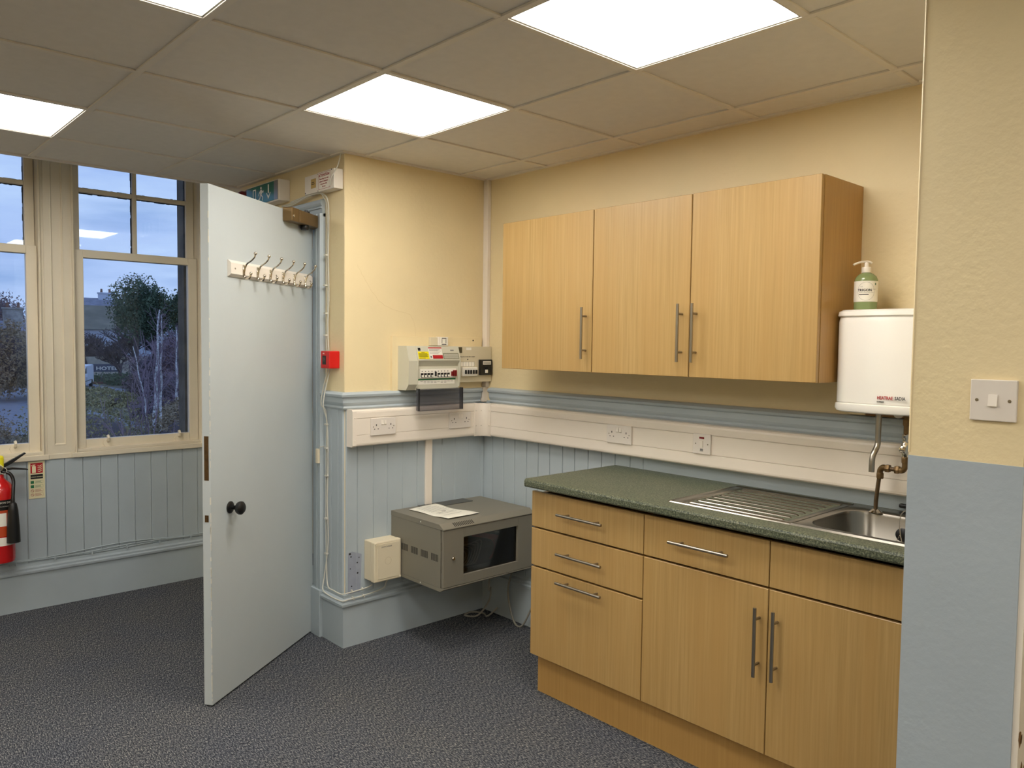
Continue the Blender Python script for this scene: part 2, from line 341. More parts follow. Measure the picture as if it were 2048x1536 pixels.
for i, j in cells():
    if (i, j) in LC: continue
    m_ = MB(); n_ = 0; full = False
    for (a, b, c, d) in REG:
        x0, x1, y0, y1 = max(TX[i], a), min(TX[i + 1], b), max(TY[j], c), min(TY[j + 1], d)
        if x1 - x0 > 0.02 and y1 - y0 > 0.02: m_.box(x0 + (g if x0 == TX[i] else 0), x1 - (g if x1 == TX[i + 1] else 0), y0 + (g if y0 == TY[j] else 0), y1 - (g if y1 == TY[j + 1] else 0), 2.4405, 2.456); n_ += 1; full = (x1 - x0 > .599 and y1 - y0 > .599)
    if not n_: m_.b.free(); continue
    if full and tmesh:
        m_.b.free(); c = tmesh.copy(); COL.objects.link(c); c.location = (TX[i], TY[j], 0)
    else:
        o = obj('ceiling_tile', m_, M_tile, ceil, origin=(TX[i], TY[j], 0))
        if full: tmesh = o
def tee(x0, x1, y0, y1):
    obj('ceiling_tee', MB().box(x0, x1, y0, y1, 2.4335, 2.4403, 0.0008, 1), M_tee, ceil)
for y in TY:
    for (a, b, c, d) in REG:
        if c < y < d: tee(a, b, y - 0.012, y + 0.012)
for x in TX:
    for (a, b, c, d) in REG:
        if not (a < x < b): continue
        ys = [c] + [y for y in TY if c < y < d] + [d]
        for y0, y1 in zip(ys, ys[1:]): tee(x - 0.0115, x + 0.0115, y0 + (0.0125 if y0 != c else 0), y1 - (0.0125 if y1 != d else 0))
def edge_trim(name, x0, x1, y0, y1):
    obj(name, MB().box(x0, x1, y0, y1, 2.4320, 2.4340).box(x0, x1, y0, y1, 2.434, 2.47) if 0 else MB().box(x0, x1, y0, y1, 2.4322, 2.4404), M_tee, ceil)
edge_trim('wall_angle', 0.0, 2.69, -0.022, 0); edge_trim('wall_angle', 0, 0.022, -0.906, -0.022); edge_trim('wall_angle', -1.23, 0.022, -0.928, -0.906)
obj('ceiling_edge', MB().box(-1.236, -1.206, -6, -0.906, 2.431, 2.47), M_tee, ceil)
proto = None
for n, (x, y) in enumerate(lights):
    lab = ['square ceiling light panel nearest the wall cupboards, cut by the top of the frame', 'square ceiling light panel shown whole, above the open door and pier', 'ceiling light panel cut off at the top left edge of the photo', 'ceiling light panel at the left edge, nearest the sash windows'][n] if n < 4 else 'square ceiling light panel behind the camera'
    gr = 'lit square ceiling panels' if n < 4 else 'ceiling panels behind the camera'
    if proto is None:
        proto = thing('ceiling_light', lab, 'light', (x, y, 2.4405), 0, gr)
        f = MB(); a, b = 0.004, 0.596
        for (p, q, r, s_) in ((a, b, a, a + .014), (a, b, b - .014, b), (a, a + .014, a + .014, b - .014), (b - .014, b, a + .014, b - .014)): f.box(p, q, r, s_, -0.004, 0.012)
        obj('frame', f, mat('grey_light_frame', (190, 186, 174), 0.5), proto)
        obj('diffuser', MB().box(a + .014, b - .014, a + .014, b - .014, 0.001, 0.006), M_panel, proto)
        obj('housing', MB().box(a, b, a, b, 0.013, 0.05), M_white, proto)
    else: copy_tree(proto, (x, y, 2.4405), label=lab, group=gr)

# tongue-and-groove boards, shared mesh
def board_set(wall, face, z0, z1, cuts, th=0.010):
    """face 'x': boards on a wall facing +x, spread along y; 'y': facing -y, spread along x."""
    fx, c = face
    for a, b in zip(cuts, cuts[1:]):
        m_ = MB(); a2, b2 = a + 0.0008, b - 0.0008
        prof = [(a2, 0), (a2, th - .0025), (a2 + .0025, th), (b2 - .0055, th), (b2 - .003, th + .0012), (b2 - .0008, th), (b2, th - .002), (b2, 0)]
        if fx == 'x': m_.prism([(c + q, p) for p, q in prof], z0, z1, 'z')
        else: m_.prism([(p, c - q) for p, q in prof], z0, z1, 'z')
        obj('board', m_, M_blue, wall)
board_set(wl, ('x', 0.0), 0.25, 1.20, [-0.904, -.839, -.745, -.661, -.568, -.476, -.393, -.309, -.219, -.126, -.038, -0.011])
board_set(wb, ('y', 0.0), 0.25, 1.20, [0.0, .085, .178, .268, .363, .451, .536, .629, .713, .804, .891, .976, 1.067, 1.145])
obj('plain_panel', MB().box(1.146, 2.69, -0.009, 0, 0.25, 1.20), M_blue, wb)
board_set(wd, ('y', -0.906), 0.25, 1.20, [-0.189, -.114, -.045, -0.001])
board_set(wwin, ('x', -1.62), 0.25, 0.838, [-1.026 - 0.0938 * k for k in range(18, -1, -1)] + [-0.97, -0.918])

# dado rails (profile: distance out, height)
DADO = [(0, 1.186), (0.012, 1.186), (0.020, 1.196), (0.014, 1.205), (0.020, 1.213), (0.024, 1.222), (0.024, 1.246), (0.034, 1.252), (0.036, 1.262), (0.026, 1.272), (0, 1.274)]
SKM = [(0, 0.0), (0.020, 0.0), (0.020, 0.208), (0.032, 0.210), (0.034, 0.222), (0.022, 0.228), (0.024, 0.238), (0.012, 0.246), (0.012, 0.262), (0, 0.266)]
def run(name, prof, pts, m, parent=None, kind='structure', closed_ends=True):
    """sweep a moulding profile round corners; pts = list of (x, y, nx, ny) with mitre directions"""
    b = bmesh.new(); R_ = []
    for (x, y, nx, ny) in pts: R_.append([b.verts.new((x + nx * o, y + ny * o, z)) for o, z in prof])
    for i in range(len(R_) - 1):
        for k in range(len(prof)): b.faces.new((R_[i][k], R_[i][(k + 1) % len(prof)], R_[i + 1][(k + 1) % len(prof)], R_[i + 1][k]))
    b.faces.new(R_[0][::-1]); b.faces.new(R_[-1])
    return obj(name, b, m, parent, kind=kind)
run('trim_1', DADO, [(-0.188, -0.906, 0, -1), (0, -0.906, 1, -1), (0, -0.045, 1, 0)], M_blue)
run('trim_2', DADO, [(0.062, 0, 0, -1), (2.30, 0, 0, -1)], M_blue)
run('trim_3', DADO, [(-1.62, -0.992, 1, 0), (-1.62, -0.906, 1, 0)], M_blue)
run('baseboard_left', SKM, [(-0.188, -0.906, 0, -1), (0, -0.906, 1, -1), (0, 0, 1, -1), (2.69, 0, 0, -1)], M_blue)
run('baseboard_window', SKM, [(-1.62, -5.98, 1, 0), (-1.62, -0.906, 1, 0)], M_blue)

# painted cables clipped along the window-wall skirting
t = thing('skirting_cables', 'painted cables clipped along the skirting under the windows', 'cable', (-1.58, -1.5, 0.25))
for n, (z, am, ph) in enumerate(((0.272, .004, 0), (0.281, .006, 1.2), (0.292, .009, 2.0))):
    P = [(-0.026 + 0.004 * (n % 2), -1.6 + k * 0.12, z - .25 + am * math.sin(k * .9 + ph)) for k in range(19)]
    obj('cable', MB().tube(catmull([Vector((p[0], p[1], p[2])) for p in P], 3), 0.0032, 6), M_blue, t)
cm = MB()
for k in range(10): cm.box(-0.026, -0.012, -1.1 + k * .19, -1.092 + k * .19, 0.012, 0.030)
obj('clips', cm, M_blue, t)

# door surround
tr = thing('trim_4', None, None, (0, 0, 0), kind='structure')
AR = [(0, 0), (0, .016), (.045, .018), (.048, .026), (.056, .026), (.060, .018), (.066, .024), (.076, .028), (.096, .028), (.104, .012), (.104, 0)]
a = MB(); a.prism([(-0.292 + p, -0.906 - q) for p, q in AR], 0.236, 2.165, 'z'); obj('architrave', a, M_blue, tr)
a = MB(); a.prism([(-1.196 - p, -0.906 - q) for p, q in AR], 0.236, 2.165, 'z'); obj('architrave', a, M_blue, tr)
a = MB(); a.prism([(-0.906 - q, 2.150 + p * .85) for p, q in AR], -1.30, -0.188, 'x'); obj('architrave', a, M_blue, tr)
obj('plinth_block', MB().box(-0.297, -0.186, -0.944, -0.907, 0, 0.246, 0.003), M_blue, tr)
obj('plinth_block', MB().box(-1.31, -1.20, -0.944, -0.907, 0, 0.246, 0.003), M_blue, tr)
obj('door_lining', MB().box(-0.3, -0.288, -0.910, -0.79, 0, 2.165).box(-1.2, -1.188, -0.91, -0.79, 0, 2.165).box(-1.188, -0.3, -0.91, -0.79, 2.153, 2.165), M_blue, tr)

# ------------------------------------------------------------------ windows
def window(name, y0, y1, first):
    """sash window; y0..y1 is the opening between the casings"""
    wt = thing(name, None, None, (0, 0, 0), kind='structure')
    # casings around the opening, proud of the wall
    c = MB()
    prof = [(0, 0), (0, .030), (.006, .036), (.012, .030), (.012, .018), (.030, .018), (.030, 0)]
    c.prism([(-1.63 + q, y1 + p - .002) for p, q in prof], 0.86, 3.02, 'z')
    c.prism([(-1.63 + q, y0 - p + .002) for p, q in prof], 0.86, 3.02, 'z')
    obj('casing', c, M_winp, wt)
    obj('sill', MB().box(-1.70, -1.592, y0 - .03, y1 + .03, 0.838, 0.868, 0.004).box(-1.70, -1.60, y0 - .01, y1 + .01, 0.868, 0.885, 0.003), M_winp, wt)
    obj('frame_box', MB().box(-1.75, -1.632, y0 - 0.012, y0, 0.86, 3.02).box(-1.75, -1.632, y1, y1 + 0.012, 0.86, 3.02).box(-1.75, -1.65, y0, y1, 3.0, 3.02), M_winp, wt)
    # lower sash
    ls = thing('lower_sash', None, None); ls.parent = wt
    s = MB(); X0, X1 = -1.680, -1.640; zb, zt = 0.872, 2.035
    s.box(X0, X1, y0 + .002, y0 + .056, zb, zt, .003); s.box(X0, X1, y1 - .056, y1 - .002, zb, zt, .003); s.box(X0, X1, y0 + .056, y1 - .056, zb, zb + .062, .003); s.box(X0, X1, y0 + .056, y1 - .056, zt - .045, zt, .003)
    obj('sash_frame', s, M_winp, ls)
    obj('pane', MB().box(-1.662, -1.658, y0 + .05, y1 - .05, zb + .055, zt - .04), M_glass, ls)
    for f_ in (0.24, 0.82):
        yc = y0 + (y1 - y0) * f_; l_ = MB(); l_.prism([(yc - .014, zb + .012), (yc + .014, zb + .012), (yc + .026, zb + .034), (yc + .02, zb + .052), (yc - .02, zb + .052), (yc - .026, zb + .034)], -1.640, -1.634, 'x')
        l_.tube([(-1.638, yc, zb + .045), (-1.618, yc, zb + .052), (-1.614, yc, zb + .066), (-1.622, yc, zb + .078), (-1.634, yc, zb + .074)], 0.0075, 8); obj('sash_lift', l_, M_winp, ls)
    # upper sash (outer), glazing bars
    us = thing('upper_sash', None, None); us.parent = wt
    s = MB(); X0, X1 = -1.728, -1.690; zb, zt = 1.992, 3.0
    s.box(X0, X1, y0 + .002, y0 + .050, zb, zt, .003); s.box(X0, X1, y1 - .050, y1 - .002, zb, zt, .003); s.box(X0, X1, y0 + .05, y1 - .05, zb, zb + .04, .003); s.box(X0, X1, y0 + .05, y1 - .05, zt - .05, zt, .003)
    obj('sash_frame', s, M_winp, us)
    ym = (y0 + y1) / 2
    obj('glazing_bar', MB().box(X0, X1, ym - .012, ym + .012, zb + .04, zt - .05, .004), M_winp, us)
    obj('glazing_bar', MB().box(X0, X1 + .001, y0 + .05, ym - .0122, 2.370, 2.396, .004), M_winp, us); obj('glazing_bar', MB().box(X0, X1 + .001, ym + .0122, y1 - .05, 2.370, 2.396, .004), M_winp, us)
    for (a, b) in ((y0 + .048, ym - .01), (ym + .01, y1 - .048)):
        for (c_, d) in ((zb + .038, 2.374), (2.392, zt - .048)):
            obj('pane', MB().box(-1.711, -1.707, a, b, c_, d), M_glass, us)
    pu = MB()      # ragged old putty along the bars, outside
    for (a, b, z) in ((y0 + .05, ym - .012, 2.369), (ym + .012, y1 - .05, 2.369), (y0 + .05, ym - .012, 2.397), (ym + .012, y1 - .05, 2.397)):
        y = a
        while y < b - .01:
            st = random.uniform(.008, .03); h = random.uniform(.002, .009); pu.box(-1.727, -1.712, y, min(b, y + st), z - h / 2, z + h / 2); y += st
    for yy in (ym - .0125, ym + .0125, y1 - .0505):
        z = zb + .04
        while z < zt - .06:
            st = random.uniform(.01, .05); h = random.uniform(.002, .009); pu.box(-1.727, -1.712, yy - h / 2, yy + h / 2, z, z + st); z += st
    obj('putty', pu, M_dark, us, label='ragged dark putty')
    return wt
window('window_2', -1.712, -1.005, False)
window('window_1', -2.590, -1.886, True)
# mullion panel between the windows
mu = thing('trim_5', None, None, kind='structure')
obj('stile', MB().box(-1.622, -1.606, -1.862, -1.830, .868, 3.02).box(-1.622, -1.606, -1.765, -1.736, .868, 3.02).box(-1.622, -1.606, -1.830, -1.765, .868, .915), M_winp, mu)
obj('panel', MB().box(-1.624, -1.614, -1.83, -1.765, .91, 3.02), M_winp, mu)
mm = MB(); pf = [(0, 0), (0, .009), (.004, .010), (.010, .003), (.010, 0)]
mm.prism([(-1.614 + q, -1.830 + p) for p, q in pf], .915, 3.02, 'z'); mm.prism([(-1.614 + q, -1.765 - p) for p, q in pf], .915, 3.02, 'z'); mm.prism([(-1.614 + q, .915 + p) for p, q in pf], -1.83, -1.765, 'y')
obj('panel_moulding', mm, M_winp, mu)
obj('base', MB().box(-1.622, -1.603, -1.875, -1.725, .838, .868, .003), M_winp, mu)

# ------------------------------------------------------------------ door
ang = math.radians(124.7)
dr = thing('door_1', None, None, (-0.289, -0.925, 0.008), ang, kind='structure')
W_, T_ = 0.884, 0.038
obj('leaf', MB().box(-W_, 0, 0, T_, 0, 2.142, .0015, 1), M_door, dr)
ch = MB()
for k in range(70):
    z = random.choice([random.uniform(0.02, 0.5), random.uniform(.5, 1.5), random.uniform(0, 2.1)]); h = random.uniform(.004, .03); q = random.uniform(.0008, .0026)
    ch.box(-W_ - .0006, -W_ + q, -.0006, random.uniform(.001, .004), z, z + h)
obj('chipped_edge', ch, M_chip, dr, label='pale chips along the free edge')
obj('lock_plate', MB().box(-W_ - .0012, -W_ + .001, .008, .028, .94, 1.122).box(-W_ - .003, -W_, .013, .023, 1.01, 1.045), M_brown, dr, label='tarnished mortice lock plate')
obj('latch_keep', MB().box(-W_ - .0015, -W_ + .001, .010, .027, .768, .796).box(-W_ - .006, -W_, .014, .022, .774, .79), M_brown, dr)
kn = obj('knob', MB().lathe([(0.008, 0), (0.0085, .022), (0.012, .03), (0.024, .038), (0.0285, .048), (0.028, .056), (0.020, .064), (0.006, .067), (.001, .067)], (-0.748, 0, .803), 'y'), M_black, dr, label='black turned knob')
obj('rose', MB().lathe([(0.026, 0), (0.026, .004), (0.020, .009), (0.009, .010)], (-0.748, 0, .803), 'y'), M_black, kn)
# hydraulic closer on the top corner
dc = obj('door_closer', MB().box(-0.30, -0.232, -0.052, 0, 2.083, 2.148, .004).box(-0.231, 0.0, -0.056, 0, 2.085, 2.145, .004), M_bronze, dr, label='bronze painted closer body')
obj('valve_cap', MB().lathe([(0.020, 0), (0.022, -.012), (0.018, -.022), (.004, -.024)], (-0.135, -0.028, 2.085)), M_black, dc)
obj('arm_pivot', MB().lathe([(0.018, 0), (0.018, .008), (0.008, .010), (0.008, .016)], (-0.12, -0.028, 2.145)), M_black, dc)
obj('closer_arm', MB().tube([(-0.12, -0.028, 2.157), (-0.03, 0.06, 2.165), (0.03, 0.05, 2.17)], .005, 6), M_bronze, dc)
obj('badge', MB().box(-.035, -.012, -.0568, -.056, 2.118, 2.124), M_lab, dc)
obj('screw', MB().lathe([(.007, 0), (.006, .003)], (-.287, -.052, 2.108), 'y', 10), M_chrome, dc)
# hinges on the far side
for z in (.25, 1.05, 1.9): obj('hinge', MB().tube([(.006, .003, z), (.006, .003, z + .09)], .006, 8), M_blue, dr)

# coat rack on the door (rests on the door: a thing of its own)
cr_ = thing('coat_rack', 'white coat rail with six double metal hooks screwed to the open door', 'coat rack', (dr.location.x, dr.location.y, 1.79), ang)
b = MB(); b.prism([(0, 0), (-.004, 0), (-.018, .012), (-.018, .058), (-.004, .070), (0, .070)], -0.755, -0.035, 'x'); obj('rail', b, M_white, cr_)
obj('end_screw', MB().lathe([(.004, 0), (.004, .001)], (-.725, -.018, .035), 'y', 8).lathe([(.004, 0), (.004, .001)], (-.39, -.018, .035), 'y', 8).lathe([(.004, 0), (.004, .001)], (-.06, -.018, .035), 'y', 8), M_screw, cr_)
hk = None
for x in (-.665, -.555, -.447, -.335, -.228, -.118):
    if hk is None:
        h = MB(); h.box(-.006, .006, -.0225, -.018, .004, .056, .002)
        up_ = catmull([(0, -.022, .020), (0, -.026, .040), (0, -.036, .060), (0, -.056, .073), (0, -.072, .088), (0, -.076, .100)], 4); h.tube(up_, .0035, 8, radii=[.0045 - .0014 * i / len(up_) for i in range(len(up_))]); h.ball((0, -.0765, .104), .0075, seg=10)
        lo = catmull([(0, -.022, .030), (0, -.024, .008), (0, -.034, -.004), (0, -.048, .000), (0, -.054, .014)], 4); h.tube(lo, .0045, 8); h.ball((0, -.0545, .019), .0068, seg=10)
        hk = obj('hook', h, M_chrome, cr_, loc=(x, 0, 0))
    else: dup(hk, cr_, (x, 0, 0))

# ------------------------------------------------------------------ kitchen wall cupboards
def handle(parent, p0, p1, out, off=0.032, r=0.0058):
    """bar handle between p0 and p1 (on the face), standing off along -y"""
    p0, p1 = Vector(p0), Vector(p1); o = Vector((0, -off, 0)); d = (p1 - p0); m_ = MB(); m_.tube([p0 + o, p1 + o], r, 12)
    for f_ in (0.17, 0.83): m_.tube([p0 + d * f_, p0 + d * f_ + o], .0045, 8)
    return obj('handle', m_, M_steel, parent, label='brushed metal bar handle')
WC = [('left-hand wall cupboard, beech effect, widest of the three and nearest the fuse boxes', 0.500, 1.090, 'R'), ('middle wall cupboard, beech effect, between its two neighbours', 1.092, 1.594, 'R'), ('right-hand wall cupboard, beech effect, beside the white water heater', 1.596, 2.112, 'L')]
for lab, x0, x1, hs in WC:
    t = thing('wall_cupboard', lab, 'cupboard', (x0, -0.0, 1.40), 0, 'beech effect wall cupboards')
    w_ = x1 - x0
    c = MB(); c.box(0.0, .018, -.300, -.001, 0, .708); c.box(w_ - .018, w_, -.300, -.001, 0, .708); c.box(.018, w_ - .018, -.300, -.001, 0, .018); c.box(.018, w_ - .018, -.300, -.001, .690, .708); c.box(.018, w_ - .018, -.012, -.004, .018, .69)
    obj('carcass', c, M_beech2, t)
    d = obj('door', MB().box(.0015, w_ - .0015, -.321, -.302, .0, .708, .0015, 1), M_beech, t)
    hx = w_ - .034 if hs == 'R' else .030
    handle(d, (hx, -.321, .058), (hx, -.321, .285), None)

# base units
def fronts(t, x0, x1, z0, z1, nm='drawer'):
    return obj(nm, MB().box(x0 + .0018, x1 - .0018, -.572, -.553, z0 + .0018, z1 - .0018, .0015, 1), M_beech, t)
def carcass(t, w_, top=0.70):
    c = MB(); c.box(0.0, .018, -.551, -.02, .0, top); c.box(w_ - .018, w_, -.551, -.02, 0, top); c.box(.018, w_ - .018, -.551, -.02, 0, .018); c.box(.018, w_ - .018, -.03, -.02, .018, top)
    obj('carcass', c, M_beech2, t)
B0, B1, B2, B3 = 0.986, 1.588, 2.098, 2.600
t = thing('drawer_unit', 'base unit of three beech effect drawers, the deepest at the bottom', 'drawer unit', (B0, 0, .18), 0); w_ = B1 - B0; carcass(t, w_)
for (z0, z1, hz) in ((.560, .715, .642), (.392, .556, .478), (.0, .388, .358)):
    d = fronts(t, 0, w_, z0, z1); handle(d, (.178, -.572, hz), (.420, -.572, hz), None)
t = thing('base_unit', 'base unit with one drawer with bar handle over one tall door', 'base unit', (B1, 0, .18), 0); w_ = B2 - B1; carcass(t, w_, .70)
d = fronts(t, 0, w_, .560, .715); handle(d, (.132, -.572, .640), (.374, -.572, .640), None)
d = fronts(t, 0, w_, 0, .556, 'door'); handle(d, (w_ - .030, -.572, .262), (w_ - .030, -.572, .492), None)
t = thing('base_unit', 'sink base unit with a plain fixed panel over one tall door, beside the wall end', 'base unit', (B2, 0, .18), 0); w_ = B3 - B2; carcass(t, w_, .55)
fronts(t, 0, w_, .560, .715, 'fixed_panel'); d = fronts(t, 0, w_, 0, .556, 'door'); handle(d, (.034, -.572, .266), (.034, -.572, .494), None)
obj('filler_panel', MB().box(2.602, 2.682, -.570, -.552, .18, .895), M_beech, label='narrow beech effect filler strip between sink unit and wall end', cat='panel')
obj('plinth', MB().box(.986, 2.682, -.520, -.504, 0, .178), M_beech2, label='beech effect kickboard running along the floor under the base units', cat='plinth')

# worktop with a hole for the bowl
WT = 0.948
b = MB()
fr = [(-.600, .912), (-.608, .914), (-.612, .920), (-.612, .938), (-.609, .945), (-.602, WT), (-.50, WT), (-.50, .912)]
b.prism(fr, .980, 2.682, 'x'); b.box(.980, 2.682, -.08, -.002, .912, WT); b.box(.980, 2.14, -.50, -.08, .912, WT); b.box(2.585, 2.682, -.50, -.08, .912, WT)
obj('worktop', b, M_top, label='speckled green-grey laminate worktop with a rounded front edge', cat='worktop')

# sink
sk = thing('sink', 'inset stainless steel sink with a ribbed drainer on its left and one bowl', 'sink', (1.66, -.53, WT), 0)
sx, sy = 0.93, 0.482
b = bmesh.new()
def dh(x, y):      # drainer height field
    z = 0.0035
    if .04 < x < .46 and .030 < y < .44:
        z = -.0025
        e_ = min((x - .04) / .02, (.46 - x) / .02, 1)
        xx0 = .055
        k = (y - .052) / .0505
        if -.4 < k < 7.4 and xx0 < x < .44:
            dd = abs(k - round(k)) * .0505
            if dd < .009: z += .0075 * math.cos(dd / .009 * PI / 2) * min(1, (x - xx0) / .012, (.44 - x) / .012)
        z = .0035 + (z - .0035) * min(1, e_, (y - .03) / .008, (.44 - y) / .008)
    if y > .452: z = .0035 + .004 * math.sin(PI * min(1, (y - .452) / .03)) 
    if y < .012 or x < .012: z = .0055 * math.sin(PI / 2 * min(1, min(y, x) / .006))
    return z
nx, ny = 76, 190; V = [[b.verts.new((x_ := .480 * i / nx, y_ := sy * j / ny, dh(x_, y_))) for j in range(ny + 1)] for i in range(nx + 1)]
for i in range(nx):
    for j in range(ny): b.faces.new((V[i][j], V[i + 1][j], V[i + 1][j + 1], V[i][j + 1]))
obj('drainer', b, M_sink, sk, smooth=True)
b = bmesh.new()
def rr(x0, x1, y0, y1, r, n=8):
    P = []
    for (cx, cy, a0) in ((x1 - r, y1 - r, 0), (x0 + r, y1 - r, 90), (x0 + r, y0 + r, 180), (x1 - r, y0 + r, 270)):
        for k in range(n + 1):
            a = math.radians(a0 + 90 * k / n); P.append((cx + r * math.cos(a), cy + r * math.sin(a)))
    return P
loops = [(rr(.480, sx, 0, sy, .001), 0.0), (rr(.480, sx - .006, .006, sy - .006, .001), .0055), (rr(.4805, sx - .014, .016, sy - .03, .01), .0035), (rr(.50, sx - .03, .036, .410, .085), .0035), (rr(.505, sx - .035, .041, .405, .084), .0010), (rr(.508, sx - .038, .044, .402, .082), -.008), (rr(.515, sx - .045, .052, .394, .078), -.120), (rr(.53, sx - .06, .067, .379, .07), -.142), (rr(.56, sx - .09, .10, .35, .05), -.148), (rr(.68, .70, .215, .235, .008), -.150)]
R_ = [[b.verts.new((p[0], p[1], z)) for p in P] for P, z in loops]
for i in range(len(R_) - 1):
    n = len(R_[i])
    for k in range(n): b.faces.new((R_[i][k], R_[i][(k + 1) % n], R_[i + 1][(k + 1) % n], R_[i + 1][k]))
b.faces.new(R_[-1]); obj('bowl', b, M_sink, sk, smooth=True)
obj('drain', MB().lathe([(.036, -.149), (.034, -.146), (.024, -.1475), (.004, -.149)], (.69, .225, 0)), M_steel, sk)
obj('overflow', MB().lathe([(.014, 0), (.012, .002), (.006, .001)], (.72, .3985, -.045), 'y', 16), M_steel, sk)
# plug on a chain, hanging against the bowl's back wall
pg = thing('sink_plug', 'black rubber sink plug hanging on a ball chain in the bowl', 'plug', (2.348, -.150, .905))
obj('stopper', MB().lathe([(.019, 0), (.023, .004), (.023, .010), (.018, .014), (.004, .016)], (0, 0.008, -.012), 'y', 20), M_plug, pg)
cm = MB(); path = catmull([(-.012, .055, .060), (-.010, .030, .062), (-.008, -.002, .052), (-.006, -.012, .02), (-.002, -.014, -.01), (.004, -.014, -.035), (.010, -.014, -.055)], 8)
d_ = 0
for i in range(0, len(path)): cm.ball(path[i], .0022, sub=1)
for i in range(8): cm.ball((-.004 - i * .0022, -.015, -.012 - i * .005), .0020, sub=1)
obj('ball_chain', cm, M_chrome, pg)
bk = thing('tap_lever', 'black plastic lever lying behind the sink rim near the wall end', 'fitting', (2.325, -.030, WT))
obj('base', MB().lathe([(.014, 0), (.014, .012), (.010, .016)], (0, 0, 0.0)), M_black, bk); obj('lever', MB().box(-.035, .035, -.010, .010, .014, .028, .004), M_black, bk)

# ------------------------------------------------------------------ water heater, soap, pipes
ht = thing('water_heater', 'white wall mounted electric water heater over the sink', 'water heater', (2.1185, 0, 1.300)); ht.scale = (1, 1, 1.03)
def hsec(y, w0, w1, r): return rr(w0, w1, -y, -.004, r, 6)
b = bmesh.new(); ww_ = .300
def hloop(z, e_):
    P = []
    x0, x1, yb, yf = e_, ww_ - e_, -.004, -.228 + e_
    # front face gently bowed, corners rounded
    P.append((x1, yb)); P.append((x0, yb))
    for k in range(7): a = PI + PI / 2 * k / 6; P.append((x0 + .045 + .045 * math.cos(a), yf + .055 + .045 * math.sin(a)))
    for k in range(1, 8): f_ = k / 8; P.append((x0 + .045 + (x1 - x0 - .09) * f_, yf + .010 - .010 * math.sin(PI * f_)))
    for k in range(7): a = 1.5 * PI + PI / 2 * k / 6; P.append((x1 - .045 + .045 * math.cos(a), yf + .055 + .045 * math.sin(a)))
    return [b.verts.new((p[0], p[1], z)) for p in P]
def hstack(levels):
    R_ = [hloop(z, e_) for z, e_ in levels]
    for i in range(len(R_) - 1):
        n = len(R_[i])
        for k in range(n): b.faces.new((R_[i][k], R_[i][(k + 1) % n], R_[i + 1][(k + 1) % n], R_[i + 1][k]))
    b.faces.new(R_[0][::-1]); b.faces.new(R_[-1])
hstack([(0.030, .006), (.034, .002), (.30, .002), (.312, .004), (.322, .006)]); obj('body', b, M_heater, ht, smooth=True)
b = bmesh.new(); hstack([(.318, .003), (.322, -.001), (.336, .001), (.342, .010)]); obj('lid', b, M_heater, ht, smooth=True)
b = bmesh.new(); hstack([(0, .012), (.004, .002), (.014, -.002), (.028, -.001), (.031, .004)]); obj('base_rim', b, M_heater, ht, smooth=True)
text('brand_lettering', 'HEATRAE', .0150, M_redlab, ht, (.160, -.2278, .050), bold=.0003, squash=.80); text('brand_lettering', 'SADIA', .0150, M_ink, ht, (.2165, -.2272, .0503), rz=.03, bold=.0003, squash=.80); text('brand_lettering', 'EXPRESS', .0062, M_ink, ht, (.160, -.2278, .040), bold=.0002)
sp = MB(); sp.tube(catmull([(.141, -.160, .01), (.141, -.160, -.08), (.141, -.163, -.108), (.138, -.185, -.136), (.137, -.192, -.158), (.137, -.193, -.194)], 6), .0095, 14); obj('spout', sp, M_steel, ht, label='brushed steel swan outlet pipe')
bb = obj('backing_board', MB().box(2.156, 2.60, -.020, -.001, 1.2765, 1.335, .002), M_wood_raw, label='varnished timber batten on the wall under the water heater', cat='board')
obj('fixing_block', MB().box(2.088, 2.154, -.018, -.001, 1.2765, 1.335, .002), M_cream, label='cream painted timber block on the wall under the water heater', cat='board')
t = thing('drain_cap', 'round white cap on the timber batten under the heater', 'cap', (2.272, -.0202, 1.292)); obj('disc', MB().lathe([(.017, 0), (.017, .006), (.012, .010)], (0, 0, 0), 'y'), M_white, t); obj('screw', MB().lathe([(.003, .010), (.003, .0108)], (0, 0, 0), 'y', 8), M_dark, t)
sb = thing('supply_pipe', 'aged copper pipe with brass elbows rising from the sink to the heater', 'pipe', (2.248, -.13, WT)); sb.scale = (.83, 1, .95)
bx, by = 0, 0
obj('flange', MB().lathe([(.026, .003), (.026, .006), (.020, .010), (.012, .016)], (0, 0, 0)), M_chrome, sb)
obj('riser', MB().tube(catmull([(.000, 0, .004), (.001, 0, .05), (.006, 0, .1), (.012, 0, .15)], 4), .0080, 12), M_copper, sb)
obj('elbow', MB().tube(catmull([(.013, 0, .138), (.013, 0, .158), (.022, 0, .170), (.040, 0, .170)], 5), .0115, 12).lathe([(.0135, .130), (.015, .134), (.015, .148), (.0135, .152)], (.013, 0, 0), 'z', 6).lathe([(.0135, .034), (.015, .037), (.015, .050), (.0135, .053)], (0, 0, .170), 'x', 6), M_brass, sb)
obj('crossbar', MB().tube([(.04, 0, .170), (.105, 0, .168)], .0078, 12), M_copper, sb)
obj('elbow', MB().tube(catmull([(.078, 0, .169), (.100, 0, .169), (.110, 0, .180), (.110, 0, .20)], 5), .0112, 12).lathe([(.0135, .072), (.015, .075), (.015, .088), (.0135, .091)], (0, 0, .169), 'x', 6).lathe([(.0135, .196), (.015, .2), (.015, .214), (.0135, .218)], (.110, 0, 0), 'z', 6), M_brass, sb)
